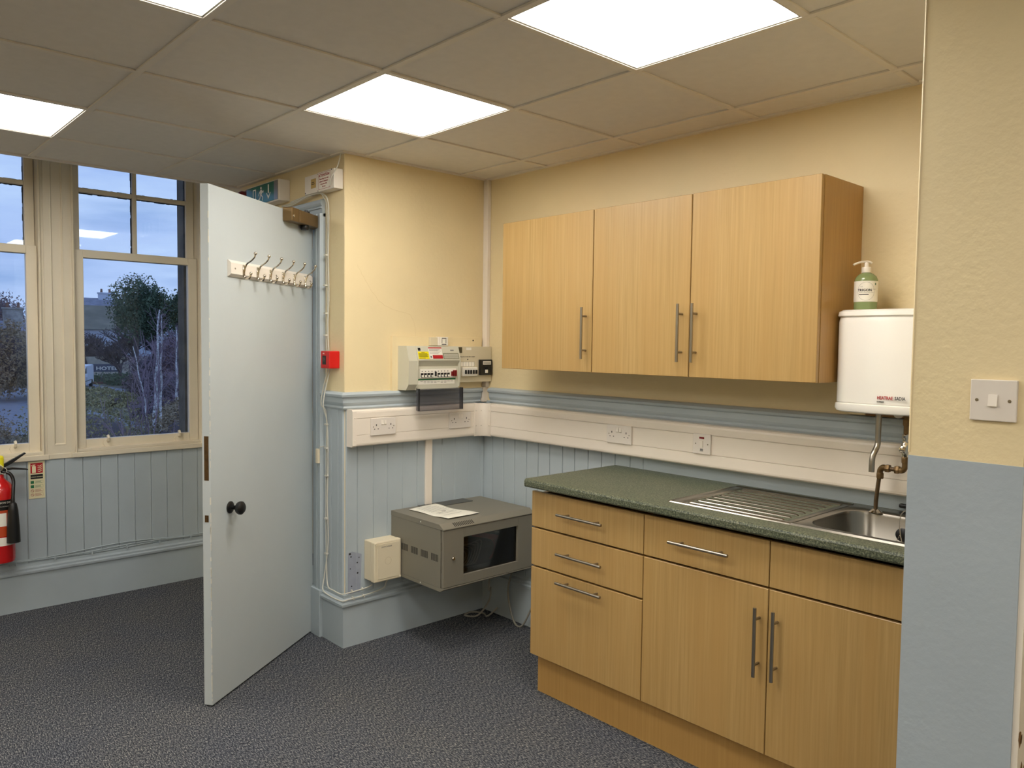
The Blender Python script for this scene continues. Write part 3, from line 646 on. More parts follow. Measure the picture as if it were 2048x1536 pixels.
obj('stop_valve', MB().lathe([(.010, .215), (.014, .225), (.016, .235), (.016, .262), (.013, .268), (.012, .28), (.014, .284), (.014, .298), (.009, .302)], (.110, 0, 0), 'z', 14).lathe([(.009, 0), (.012, .014), (.012, .022), (.006, .024)], (.110, -.012, .248), 'y', 8), M_chrome, sb, label='chromed isolating valve body')
obj('upper_pipe', MB().tube([(.110, 0, .30), (.110, 0, .372)], .0095, 12).lathe([(.013, .33), (.0145, .334), (.0145, .35), (.013, .354)], (.110, 0, 0), 'z', 6), M_brass, sb)

bt = thing('soap_bottle', 'green pump bottle of hand wash with a round white label', 'soap bottle', (2.190, -.135, 1.6527)); bt.scale = (1, 1, .89)
obj('bottle', MB().lathe([(.0345, 0), (.0375, .003), (.0378, .110), (.0372, .118), (.033, .130), (.024, .140), (.0145, .145), (.0135, .150)], seg=32), M_bottle, bt)
obj('collar', MB().lathe([(.0155, .146), (.0158, .164), (.0148, .167), (.008, .168), (.0075, .182), (.0065, .186)], seg=20), M_white, bt)
obj('pump_spout', MB().tube(catmull([(.012, .013, .184), (.003, .003, .1895), (-.008, -.009, .1885), (-.020, -.022, .184), (-.031, -.034, .176)], 5), .0042, 8, radii=None), M_white, bt)
# label wrapped round the bottle
lb = bmesh.new(); n = 24; A0, A1 = math.radians(-175), math.radians(20); r = .0382
lo_ = [lb.verts.new((r * math.cos(A0 + (A1 - A0) * k / n), r * math.sin(A0 + (A1 - A0) * k / n), .032)) for k in range(n + 1)]; hi_ = [lb.verts.new((v.co.x, v.co.y, .112)) for v in lo_]
for k in range(n): lb.faces.new((lo_[k], lo_[k + 1], hi_[k + 1], hi_[k]))
la = obj('front_label', lb, M_lab, bt, smooth=True)
def wrapped(o, a_c, r_):       # bend flat lettering (facing -y) round the bottle
    for v in o.data.vertices:
        a = a_c + v.co.x / r_; v.co = Vector((r_ * math.cos(a), r_ * math.sin(a), v.co.z))
AC = math.radians(-62)
for s_, sz, dx, z, mm_, bo in (('THE', .0045, -.022, .088, M_grey, 0), ('TRIGON', .0125, -.031, .072, M_ink, .0004), ('PLUS', .0048, .021, .078, M_grey, 0), ('ANTIBACTERIAL HAND WASH', .0036, -.026, .066, M_grey, 0)):
    o = text('lettering', s_, sz, mm_, la, (0, 0, 0), bold=bo)
    for v in o.data.vertices: v.co.x += dx; v.co.z += z
    wrapped(o, AC, .0386)
b = MB(); 
for k in range(8): b.box(-.026 + k * .004, -.022 + k * .004, 0, .0002, .058, .061)
o = obj('bar', b, M_ink, la); wrapped(o, AC, .0386)
b = MB()
for k in range(40):
    a0, a1 = 2 * PI * k / 40, 2 * PI * (k + 1) / 40
    b.prism([(.0005 + .0285 * math.cos(a0) - .003, .072 + .0355 * math.sin(a0)), (.0005 + .0285 * math.cos(a1) - .003, .072 + .0355 * math.sin(a1)), (.0005 + .0279 * math.cos(a1) - .003, .072 + .0348 * math.sin(a1)), (.0005 + .0279 * math.cos(a0) - .003, .072 + .0348 * math.sin(a0))], 0, .0002, 'y')
o = obj('ring', b, M_grey, la); wrapped(o, AC, .0386)
b = MB().box(.0275, .0335, 0, .0002, .0985, .1015).box(.029, .032, 0, .0002, .0955, .1045); o = obj('green_cross', b, M_green, la); wrapped(o, AC, .0386)

# ------------------------------------------------------------------ trunking and sockets
TZ0, TZ1 = 1.008, 1.188
prof = [(0, TZ0), (.046, TZ0), (.053, TZ0 + .006), (.055, TZ0 + .014), (.055, 1.0635), (.0545, 1.064), (.049, 1.064), (.049, 1.0658), (.0535, 1.0658), (.0540, 1.1460), (.049, 1.1460), (.049, 1.1478), (.0545, 1.1478), (.055, 1.1485), (.055, TZ1 - .014), (.053, TZ1 - .006), (.046, TZ1), (0, TZ1)]
t = thing('wall_trunking', 'white three-section dado trunking running round the corner above the worktop', 'trunking', (0, 0, 0))
run('length', prof, [(0.0105, -0.880, 1, 0), (0.0105, -.085, 1, 0)], M_trunk, t, None)
run('length', prof, [(.085, -0.0105, 0, -1), (2.682, -0.0105, 0, -1)], M_trunk, t, None)
run('end_cap', [(0, TZ0 - .002), (.050, TZ0 - .002), (.057, TZ0 + .006), (.057, TZ1 - .006), (.050, TZ1 + .002), (0, TZ1 + .002)], [(0.0105, -0.902, 1, 0), (0.0105, -.8795, 1, 0)], M_trunk, t, None)
cp = [(0.0, TZ0 - .002), (.052, TZ0 - .002), (.057, TZ0 + .006), (.057, TZ1 - .006), (.052, TZ1 + .002), (0, TZ1 + .002)]
pts = []
for k in range(9):
    a = PI / 2 * k / 8; rr_ = .048       # concave sweep: centre out in the room
    cx, cy = .0675 + rr_, -.0675 - rr_
    pts.append((cx - rr_ * math.cos(a), cy + rr_ * math.sin(a), math.cos(a), -math.sin(a)))
b = bmesh.new(); R_ = []
for (x, y, nx_, ny_) in [(.0675, -.13, 1, 0)] + pts + [(.13, -.0675, 0, -1)]:
    R_.append([b.verts.new((x + nx_ * (o_ - .057 if o_ else -.004), y + ny_ * (o_ - .057 if o_ else -.004), z)) for o_, z in cp])
for i in range(len(R_) - 1):
    for k in range(len(cp)): b.faces.new((R_[i][k], R_[i][(k + 1) % len(cp)], R_[i + 1][(k + 1) % len(cp)], R_[i + 1][k]))
b.faces.new(R_[0][::-1]); b.faces.new(R_[-1]); obj('inside_corner', b, M_trunk, t, smooth=True)
o = MB()
for z in (1.065, 1.148):
    for (x, y) in ((.070, -.120), (.078, -.090), (.120, -.070)): o.lathe([(.003, 0), (.003, .0012)], (x, y, z), 'z', 6)
obj('corner_screws', o, M_screw, t)
ol = MB()
for z in (1.04, 1.15): ol.lathe([(.0035, 0), (.003, .001)], (0, 0, 0), 'x', 8); [setattr(v, 'co', v.co + Vector((.0675, -.890, z))) for v in list(ol.b.verts)[-16:]]
obj('cap_screws', ol, M_trunk, t)
obj('vertical_trunking', MB().box(0.0005, .040, -.024, -.0005, 1.276, 2.432, .003), M_trunk, label='white upright trunking in the corner from the fuse boxes to the ceiling', cat='trunking')
obj('vertical_trunking', MB().box(0.0102, .024, -.428, -.386, .655, 1.007, .002), M_trunk, label='short white upright trunking between the dado trunking and grey data cabinet', cat='trunking')
obj('vertical_trunking', MB().box(0.0005, .030, -.040, -.0005, 1.192, 1.275, .002), M_trunk, label='short white trunking stub in the corner between the fuse boxes and the dado trunking', cat='trunking')

def socket_proto(name, label, loc, rz, group):
    t = thing(name, label, 'socket', loc, rz, group)
    obj('plate', MB().box(-.073, .073, -.009, 0, -.043, .043, .0018, 2), M_wplate, t)
    h = MB()
    for sx_ in (-1, 1):
        cx = sx_ * .0425; h.box(cx - .0022, cx + .0022, -.0094, -.0088, .004, .013); h.box(cx - .0135, cx - .0075, -.0094, -.0088, -.013, -.0095); h.box(cx + .0075, cx + .0135, -.0094, -.0088, -.013, -.0095)
    obj('pin_holes', h, M_dark, t)
    for cx in (-.0085, .0085): obj('rocker', MB().prism([(-.009, .008), (-.0135, .012), (-.0105, .031), (-.009, .031)], cx - .0065, cx + .0065, 'x'), M_white, t)
    for cx in (-.060, .060): obj('screw', MB().lathe([(.0028, .0088), (.0028, .0096)], (cx, 0, 0), 'y', 10), M_screw, t)
    return t
XF = 0.0655
s0 = socket_proto('double_socket', 'white double socket at the left end of the trunking by the pier', (XF, -.728, 1.101), PI / 2, 'double sockets on the white trunking')
copy_tree(s0, (XF, -.236, 1.104), label='white double socket in the trunking below the fuse boxes, near the corner')
c = copy_tree(s0, (1.050, -XF, 1.106), label='white double socket in the trunking above the green worktop'); c.rotation_euler = (0, 0, 0)
t = thing('fused_spur', 'single white switch plate with a red neon in the trunking above the worktop', 'switch', (1.500, -XF, 1.108))
obj('plate', MB().box(-.043, .043, -.009, 0, -.043, .043, .0018), M_wplate, t); obj('neon', MB().box(-.012, .012, -.0098, -.009, .022, .030), M_dred, t); obj('rocker', MB().prism([(-.009, -.014), (-.0125, -.014), (-.0145, .014), (-.009, .014)], -.007, .007, 'x'), M_white, t)
obj('screw', MB().lathe([(.0028, .0088), (.0028, .0096)], (-.030, 0, 0), 'y', 10).lathe([(.0028, .0088), (.0028, .0096)], (.030, 0, 0), 'y', 10), M_screw, t); obj('fuse_flap', MB().box(-.007, .007, -.0094, -.009, -.028, -.020).box(-.008, .008, -.0098, -.0094, -.031, -.029), M_grey, t)
t = thing('light_switch', 'white single light switch on the cream wall at the right edge', 'switch', (2.848, -1.040, 1.416))
obj('plate', MB().box(-.043, .043, -.009, -.0002, -.043, .043, .0018), M_wplate, t); obj('rocker', MB().prism([(-.009, -.012), (-.0145, -.012), (-.0110, .012), (-.009, .012)], -.0085, .0085, 'x'), M_white, t)
for cx in (-.030, .030): obj('screw', MB().lathe([(.0032, .0088), (.0034, .0100), (.001, .0101)], (cx, 0, 0), 'y', 12), M_screw, t)

# ------------------------------------------------------------------ fuse boxes on the left wall (local frame: x along the wall, -y out)
RZ = PI / 2
bd = obj('backing_board', MB().box(0, .018, -.640, -.041, 1.258, 1.554, .002), M_cream, label='cream painted backing board behind the fuse boxes', cat='board')
cu = thing('fuse_box', 'large grey consumer unit with its smoked flap hanging open', 'fuse box', (.018, -.606, 1.278), RZ)
o = MB(); o.prism([(0, 0), (-.072, 0), (-.095, .03), (-.098, .150), (-.076, .226), (0, .226)], 0, .055, 'x'); obj('end_cover', o, M_cunit, cu)
o = MB(); o.prism([(0, 0), (-.082, 0), (-.082, .118), (-.074, .122), (-.098, .152), (-.098, .158), (-.076, .226), (0, .226)], .0555, .335, 'x'); obj('enclosure', o, M_cunit, cu)
o = MB(); o.prism([(-.082, .012), (-.092, .015), (-.100, .148), (-.098, .150), (-.080, .1475), (-.079, .02)], .055, .060, 'x'); o.prism([(-.082, .012), (-.092, .015), (-.100, .148), (-.098, .150), (-.080, .1475), (-.079, .02)], .330, .3355, 'x'); obj('hood_cheeks', o, M_cunit, cu)
fl = MB(); fl.box(.052, .338, -.118, -.1155, -.105, .008); fl.box(.052, .0545, -.118, -.088, -.105, .008); fl.box(.3355, .338, -.118, -.088, -.105, .008); fl.box(.052, .338, -.118, -.095, -.1075, -.105)
obj('flap', fl, M_smoke, cu, label='smoked transparent flap')
def slope(mb_, x0, x1, z0, z1, sh=0.0, off=.0006, mi=0):   # sits on the sloping top face, between z .158 and .226
    def y(z): return -.098 + (z - .158) * (.022 / .068) - off
    mb_.prism([(y(z0), z0), (y(z0) - .0004, z0), (y(z1) - .0004, z1), (y(z1), z1)], x0, x1, 'x', mi); return mb_
obj('warning_label', slope(MB(), .062, .130, .160, .198), M_yel, cu, label='yellow warning label')
b = MB()
for k, z in enumerate((.193, .186, .182, .178, .174, .170, .164)): slope(b, .066 + (.018 if k == 0 else 0), (.126 if k not in (0, 6) else .105) - .006 * (k % 2), z, z + .0018, off=.0012)
obj('print', b, M_ink, cu)
obj('notice_label', slope(MB(), .132, .218, .162, .220), M_lab, cu, label='white notice label'); b = MB(); slope(b, .132, .218, .2145, .220, off=.0011); slope(b, .153, .218, .162, .180, off=.0011); obj('red_band', b, M_redlab, cu)
b = MB(); [slope(b, .136, .212 - .01 * (k % 3), z, z + .0013, off=.0012) for k, z in enumerate((.209, .206, .203, .200, .193, .186))]; slope(b, .137, .148, .166, .176, off=.0012); obj('print', b, M_grey, cu)
obj('chart_label', slope(MB(), .222, .326, .160, .190), mat('olive_grey_label', (120, 120, 96), .6), cu); b = MB(); [slope(b, .226, .322, z, z + .0014, off=.0012) for z in (.164, .168, .172, .176, .180, .184)]; obj('print', b, M_lab, cu)
obj('round_badge', slope(MB(), .066, .082, .203, .217), M_ink, cu); b = MB(); slope(b, .275, .298, .202, .208); obj('maker_mark', b, M_grey, cu)
# breaker row
br = MB().box(.078, .312, -.090, -.082, .060, .108, .001); obj('breaker_rail', br, M_lab, cu)
sw = None
for k in range(10):
    if k in (4, 9): continue
    x = .088 + k * .0208 + (0.004 if k > 4 else 0)
    m_ = MB().box(-.0085, .0085, -.0915, -.090, -.011, .011, 0).box(-.0048, .0048, -.099, -.0915, -.009, .001, .001, 1, 1)
    if sw is None: sw = obj('breaker', m_, [M_black, M_lab], cu, loc=(x, 0, .076))
    else: m_.b.free(); dup(sw, cu, (x, 0, .076))
for x in (.173, .281): obj('test_switch', MB().box(x - .004, x + .004, -.097, -.090, .070, .094), M_dred if x > .2 else M_black, cu)
for x in (.293, .305): obj('main_switch', MB().box(x - .005, x + .004, -.102, -.090, .068, .100, .002), M_dred, cu, label='red main switch')
b = MB(); [b.box(.086 + k * .0208, .091 + k * .0208, -.0906, -.090, .094, .098) for k in range(9)]; obj('print', b, M_ink, cu)
obj('green_strip', MB().box(.060, .312, -.084, -.082, .050, .0565), M_green, cu); obj('circuit_label', MB().box(.060, .306, -.083, -.082, .028, .049), M_lab, cu)
b = MB(); [b.box(.082 + k * .022, .097 + k * .022, -.0834, -.083, z, z + .0014) for k in range(10) for z in (.036, .042) if random.random() < .8]; obj('print', b, M_ink, cu)

c2 = thing('fuse_box', 'small cream metal fuse box with a black isolator, in the corner', 'fuse box', (.018, -.262, 1.308), RZ)
obj('enclosure', MB().box(0, .258, -.042, 0, 0, .196, .002), M_cunit2, c2)
obj('label_dark', MB().box(-.0, .045, -.0428, -.042, .160, .192), mat('dark_olive_label', (78, 70, 46), .6), c2); obj('label_small', MB().box(.073, .110, -.0428, -.042, .176, .190), M_lab, c2)
obj('label_strip', MB().box(.010, .205, -.0426, -.042, .132, .148), M_cunit2, c2)
text('lettering', 'ISOLATE AT THE UNIT / INSIDE', .0080, M_ink, c2, (.030, -.0428, .137), bold=.0001, squash=.95)
b = MB(); b.box(.012, .132, -.0428, -.042, .086, .112); obj('circuit_label', b, M_lab, c2); b = MB()
for k in range(7): b.box(.012 + k * .02, .0128 + k * .02, -.0432, -.0428, .086, .112)
b.box(.012, .1328, -.0432, -.0428, .086, .0868); b.box(.012, .1328, -.0432, -.0428, .1112, .112); obj('print', b, M_ink, c2)
obj('breaker_block', MB().box(.034, .140, -.062, -.042, .034, .082, .002), M_lab, c2); obj('blank', MB().box(.012, .033, -.050, -.042, .030, .084, .001), M_cunit, c2)
lv = obj('breaker', MB().box(-.0045, .0045, -.070, -.062, -.010, .012, .001), M_black, c2, loc=(.054, 0, .056))
for k in range(1, 5): dup(lv, c2, (.054 + k * .0185, 0, .056))
iso = obj('isolator', MB().box(.163, .250, -.058, -.042, .038, .124, .002), M_black, c2, label='black isolator'); obj('isolator_label', MB().box(.182, .240, -.0588, -.058, .096, .115), M_lab, iso)
b = MB(); lines(b, .185, .237, (.103, .109), -.0588, .0022, .1); obj('print', b, M_ink, iso)
obj('lever', MB().box(.198, .211, -.068, -.058, .050, .068, .001), M_lab, iso); obj('pivot', MB().lathe([(.010, .058), (.009, .064)], (.206, 0, .077), 'y', 12), M_dark, iso)
obj('screw', MB().lathe([(.003, .042), (.003, .0435)], (.085, 0, .125), 'y', 8).lathe([(.003, .042), (.003, .0435)], (.256 - .006, 0, .120), 'y', 8), M_dark, c2)
c3 = thing('bell_box', 'small white box with a printed card above the fuse boxes', 'box', (.018, -.385, 1.506), RZ)
obj('case', MB().box(0.02, .085, -.026, 0, 0, .048, .002), M_white, c3); obj('lead_cover', MB().box(-.028, .019, -.020, 0, 0, .046, .003), M_cunit2, c3); obj('card', MB().box(.034, .078, -.0272, -.026, .002, .047), M_lab, c3)
b = MB().box(.040, .071, -.0277, -.0272, .038, .042).box(.040, .071, -.0277, -.0272, .006, .010).box(.040, .043, -.0277, -.0272, .014, .036).box(.067, .070, -.0277, -.0272, .014, .036); obj('print', b, M_ink, c3)
obj('wall_screw', MB().lathe([(.0045, 0), (.004, .002)], (.0, 0, 0), 'y', 8), M_dark, label='dark screw in the cream board above the small fuse box', cat='screw', loc=(.018, -.105, 1.537), rz=RZ)

# crack lines in the plaster above
ck = catmull([(.0006, -.835, 1.90), (.0006, -.80, 1.845), (.0006, -.74, 1.76), (.0006, -.66, 1.70), (.0006, -.52, 1.665), (.0006, -.49, 1.60), (.0006, -.485, 1.556)], 5)
obj('crack', MB().tube([p + Vector((0, random.uniform(-.003, .003), random.uniform(-.003, .003))) for p in ck], .0005, 4), mat('crack_line', (214, 192, 146), .8), wl)
obj('corner_bead', MB().tube([(0.000, -.906, 1.276), (0.0, -.906, 2.43)], .0035, 6), M_cream, wl)
obj('bare_patch', MB().prism([(-.893, .262), (-.893, .470), (-.870, .476), (-.815, .455), (-.822, .262)], .0101, .0108, 'x'), M_bare, wl, label='patch of older lilac-blue paint')
b = MB()
for (y, z, r) in ((-.882, .465, .006), (-.876, .450, .004), (-.840, .415, .004), (-.838, .362, .005), (-.872, .30, .004), (-.88, .39, .003), (-.83, .44, .003)): b.lathe([(r, 0), (r * .8, .0006)], (0.0108, y, z), 'x', 7)
obj('nail_holes', b, M_dark, wl)

# ------------------------------------------------------------------ fixtures by the door frame (wall facing -y)
Y0 = -0.906
t = thing('fire_call_point', 'red fire alarm call point beside the door frame', 'alarm', (-.090, Y0, 1.432))
obj('body', MB().box(-.043, .043, -.058, 0, -.043, .043, .004), M_red, t); obj('window', MB().box(-.024, .010, -.0590, -.058, -.024, .020), M_black, t); b = MB(); lines(b, -.018, .004, (.008, .002, -.006), -.059, .0025, .3); obj('print', b, M_grey, t); text('lettering', 'FIRE', .010, M_lab, t, (-.022, -.0584, .027))
t = thing('control_box', 'cream twin box with a red ATTENTION notice over the door frame', 'box', (-.175, Y0, 2.315))
obj('left_box', MB().box(-.147, -.004, -.044, 0, -.048, .044, .003), M_white, t); obj('right_box', MB().box(-.0035, .160, -.050, 0, -.052, .044, .003), M_white, t)
obj('gold_label', MB().box(-.080, -.030, -.0448, -.044, -.024, .022), M_gold, t); b = MB(); lines(b, -.074, -.04, (.004, -.004), -.0448, .003, .2); obj('print', b, M_ink, t)
nl = obj('notice', MB().box(.006, .130, -.0508, -.050, -.046, .040), M_lab, t); b = MB()
for (p, q, r, s_) in ((.010, .126, .036, .0375), (.010, .126, -.043, -.0415), (.010, .0115, -.0415, .036), (.1245, .126, -.0415, .036)): b.box(p, q, -.0513, -.0508, r, s_)
obj('border', b, M_inkr, nl); text('lettering', 'ATTENTION', .0185, M_inkr, nl, (.013, -.0514, .018), squash=1.0, bold=.0004)
for k, (s_, x) in enumerate((('Please keep door shut', .018), ('subject to inspection', .020), ('at any time this', .030), ('is in use', .046))): text('lettering', s_, .0100, M_inkr, nl, (x, -.0514, .004 - k * .0125), bold=.0001)
obj('screw', MB().lathe([(.003, .044), (.003, .045)], (-.140, 0, -.04), 'y', 8).lathe([(.003, .044), (.003, .045)], (-.012, 0, .038), 'y', 8).lathe([(.003, .050), (.003, .051)], (.003, 0, -.047), 'y', 8).lathe([(.003, .05), (.003, .051)], (.135, 0, .04), 'y', 8), M_dark, t)
t = thing('exit_sign', 'green running man emergency exit light box above the doorway', 'sign', (-.77, Y0, 2.335))
obj('case', MB().box(-.205, .200, -.066, 0, -.062, .052, .004), M_white, t); obj('green_panel', MB().box(-.198, .150, -.0690, -.066, -.056, .046, .001), M_greens, t); obj('clear_end', MB().box(.151, .196, -.0700, -.066, -.056, .046, .001), M_steel, t)
ar = MB(); ar.box(.078, .090, -.0696, -.069, -.010, .036); ar.prism([(.084, -.044), (.110, -.008), (.104, -.008), (.090, -.024), (.078, -.024), (.064, -.008), (.058, -.008)], -.0696, -.069, 'y'); obj('arrow', ar, M_lab, t)
ar = MB(); ar.ball((-.008, -.0692, .028), .008, (1, .1, 1), 10); ar.prism([(-.016, .018), (.002, .018), (.006, .004), (-.004, -.012), (-.018, -.008)], -.0696, -.069, 'y')
for (p0, p1) in (((-.014, .014), (-.032, .000)), ((-.032, 0), (-.036, -.012)), ((0, .012), (.018, .002)), ((.018, .002), (.022, .012)), ((-.006, -.010), (.014, -.024)), ((.014, -.024), (.010, -.042)), ((-.014, -.008), (-.022, -.028)), ((-.022, -.028), (-.040, -.034))):
    d = Vector((p1[0] - p0[0], p1[1] - p0[1])); nn = Vector((-d.y, d.x)).normalized() * .0035; ar.prism([(p0[0] + nn.x, p0[1] + nn.y), (p1[0] + nn.x, p1[1] + nn.y), (p1[0] - nn.x, p1[1] - nn.y), (p0[0] - nn.x, p0[1] - nn.y)], -.0696, -.069, 'y')
obj('running_figure', ar, M_lab, t); ar = MB().box(-.110, -.104, -.0696, -.069, -.05, .03).box(-.104, -.075, -.0696, -.069, .024, .03).box(-.078, -.072, -.0696, -.069, -.05, .03); obj('doorway_symbol', ar, M_lab, t)
t = thing('fire_sounder', 'dark red round alarm sounder showing over the top of the door', 'alarm', (-1.085, Y0, 2.352)); obj('base', MB().lathe([(.050, 0), (.050, .018), (.044, .024)], axis='y'), M_dred, t); obj('dome', MB().lathe([(.040, .024), (.040, .05), (.030, .066), (.010, .07)], axis='y'), M_dred, t)
t = thing('door_contact', 'small cream door contact on the architrave beside the door', 'contact', (-.205, -.934, .938)); obj('case', MB().box(-.012, .010, -.014, 0, -.037, .037, .002), M_jbox, t); obj('lead', MB().tube([(.008, -.004, .034), (.02, -.004, .05), (.05, .002, .055)], .002, 6), M_wcable, t)
t = thing('door_cables', 'white cables clipped down the door frame and round the pier skirting', 'cable', (-.15, -.93, 1.2))
def wc(P, r=.0033, nm='cable'): obj(nm, MB().tube(catmull([Vector(p) - Vector((-.15, -.93, 1.2)) for p in P], 5), r, 6), M_wcable, t)
yc = -.914
wc([(-.60, -.939, 2.236), (-.45, -.939, 2.243), (-.30, -.939, 2.262), (-.19, -.938, 2.262), (-.165, -.93, 2.24), (-.158, yc, 2.18), (-.160, yc, 1.9), (-.155, yc, 1.7), (-.163, yc, 1.5), (-.150, yc, 1.476)])
wc([(-.60, -.939, 2.246), (-.42, -.939, 2.252), (-.25, -.94, 2.268), (-.15, -.932, 2.25), (-.142, yc, 2.18), (-.146, yc, 1.95), (-.140, yc, 1.75), (-.150, yc, 1.6), (-.142, yc, 1.476)])
wc([(-.50, -.939, 2.256), (-.20, -.942, 2.272), (-.06, -.955, 2.275), (-.03, -.965, 2.31), (-.008, -.94, 2.37), (-.006, -.925, 2.43)])
wc([(-.150, yc, 1.388), (-.160, yc, 1.2) if 0 else (-.158, -.944, 1.25), (-.160, -.944, 1.2), (-.156, -.92, 1.15), (-.158, -.92, .9), (-.160, -.92, .6), (-.150, -.922, .38), (-.12, -.932, .285), (-.06, -.934, .275), (.016, -.934, .275), (.024, -.90, .275), (.024, -.80, .280), (.022, -.76, .288)])
wc([(-.128, yc, 1.388), (-.134, -.944, 1.25), (-.140, -.944, 1.19), (-.146, -.92, 1.10), (-.140, -.92, .9), (-.146, -.92, .7), (-.138, -.92, .5), (-.160, -.93, .32), (-.150, -.944, .262), (-.09, -.944, .246), (.030, -.942, .246), (.036, -.90, .246), (.036, -.80, .25), (.032, -.70, .262), (.030, -.68, .29), (.05, -.668, .318)])
b = MB()
for z in (1.95, 1.80, 1.66, 1.55, 1.10, .98, .84, .62, .44): b.box(-.016 + (z * 37 % .012), .004 + (z * 37 % .012), -.002, .012, z - 1.2, z - 1.193)
for y in (-.88, -.82): b.box(.164, .176, y + .93, y + .937, -.928, -.915); b.box(.172, .19, y + .93, y + .937, -.96, -.948)
obj('clips', b, M_wcable, t)

# ------------------------------------------------------------------ junction box and data cabinet
def ringmb():
    m_ = MB()
    for k in range(24):
        a0, a1 = 2 * PI * k / 24, 2 * PI * (k + 1) / 24
        m_.prism([(.019 * math.cos(a0), .019 * math.sin(a0)), (.019 * math.cos(a1), .019 * math.sin(a1)), (.0178 * math.cos(a1), .0178 * math.sin(a1)), (.0178 * math.cos(a0), .0178 * math.sin(a0))], -.1004, -.1, 'y')
    bmesh.ops.remove_doubles(m_.b, verts=m_.b.verts, dist=1e-6); return m_
t = thing('junction_box', 'cream square junction box on the wall beside the grey data cabinet', 'junction box', (.0102, -.722, .425), RZ)
obj('base', MB().box(-.078, .078, -.060, 0, -.100, .100, .004), M_jbox, t); obj('lid', MB().box(-.080, .080, -.098, -.0602, -.102, .102, .006), M_jbox, t); obj('raised_panel', MB().box(-.062, .070, -.1, -.098, -.088, .090, .0015), M_jbox, t)
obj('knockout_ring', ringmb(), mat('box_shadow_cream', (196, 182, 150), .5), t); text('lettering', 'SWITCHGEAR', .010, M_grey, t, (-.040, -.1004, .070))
for (x, z) in ((-.070, .092), (.072, -.092)): obj('screw', MB().lathe([(.007, .098), (.006, .101)], (x, 0, z), 'y', 12), M_jbox, t)

rk = thing('data_cabinet', 'grey wall mounted data cabinet with a dark window in its door', 'cabinet', (.0102, -.638, .330), RZ)
RW, RD, RH = .600, .432, .322
c = MB(); tk = .004
c.box(0, tk, -RD + .012, 0, .014, RH - .026); c.box(RW - tk, RW, -RD + .012, 0, .014, RH - .026); c.box(tk, RW - tk, -tk, 0, .014, RH - .026)
obj('body', c, M_rack, rk)
c = MB(); c.prism([(0, RH - .025), (-RD - .012, RH - .025), (-RD - .012, RH - .021), (-RD + .022, RH), (0, RH)], -.001, RW + .001, 'x'); obj('top_cover', c, M_rack, rk)
c = MB(); c.prism([(0, .013), (-RD - .012, .013), (-RD - .012, .010), (-RD + .012, -.004), (0, -.004)], -.001, RW + .001, 'x'); obj('bottom_cover', c, M_rack, rk)
dz0, dz1, y0_, y1_ = .016, RH - .028, -RD - .008, -RD + .010
d = MB(); wx0, wx1, wz0, wz1 = .128, .490, .060, .248
d.box(.004, wx0, y0_, y1_, dz0, dz1, .0015); d.box(wx1, RW - .004, y0_, y1_, dz0, dz1, .0015); d.box(wx0, wx1, y0_, y1_, dz0, wz0); d.box(wx0, wx1, y0_, y1_, wz1, dz1)
dd = obj('door', d, M_rack, rk); obj('window_pane', MB().box(wx0, wx1, y1_ - .004, y1_ - .001, wz0, wz1), M_darkglass, dd, label='dark tinted window'); obj('lock', MB().lathe([(.010, .0), (.010, .004), (.007, .008)], (.062, y0_, .152), 'y', 16), M_chrome, dd)
v = MB()
for g_ in range(4):
    for k in range(7): x = -.402 + g_ * .084 + k * .0085; v.box(-.0008, .0002, x, x + .0035, .138, .172)
obj('side_vents', v, M_dark, rk, kind='stuff')
v = MB()
for k in range(12):
    x = .075 + k * .0105; v.prism([(-RD - .006, RH - .0165), (-RD - .0064, RH - .0160), (-RD + .016, RH - .0025), (-RD + .0164, RH - .0030)], x, x + .0045, 'x')
for k in range(12):
    x = .43 + k * .0105; v.prism([(-RD - .006, .0062), (-RD - .0066, .0056), (-RD + .009, -.0034), (-RD + .0095, -.0028)], x, x + .0045, 'x')
obj('top_vents', v, M_dark, rk, kind='stuff')
obj('rivets', MB().lathe([(.004, -.0015), (.004, 0)], (0, -.26, RH - .013), 'x', 8).lathe([(.004, -.0015), (.004, 0)], (0, -.26, .005), 'x', 8), M_lab, rk)
obj('equipment', MB().box(.06, .54, -.30, -.05, .04, .12).box(.06, .54, -.32, -.05, .16, .20), M_black, rk)
cb = MB(); random.seed(3)
for k in range(7): x = .14 + k * .02; cb.tube(catmull([(x, -.33, .17), (x + .03, -.38, .13 + .01 * k), (x + .01, -.36, .08), (x - .05, -.33, .07)], 5), .0028, 6)
obj('grey_leads', cb, M_gcable, rk)
cb = MB()
for k in range(7): x = .33 + k * .012; cb.tube(catmull([(x - .06, -.33, .21), (x + .02, -.39, .19), (x + .035, -.40, .14), (x + .01, -.39, .09)], 5), .003, 6)
obj('red_leads', cb, M_rcable, rk)
obj('white_lead', MB().tube(catmull([(.40, -.36, .215), (.455, -.40, .205), (.468, -.41, .17), (.44, -.41, .10), (.425, -.40, .07)], 5), .0028, 6), M_wcable, rk)
obj('brush_plate', MB().box(.165, .475, -.088, -.002, RH + .0002, RH + .0035), M_rack2, rk, label='dark brush strip cable entry plate')
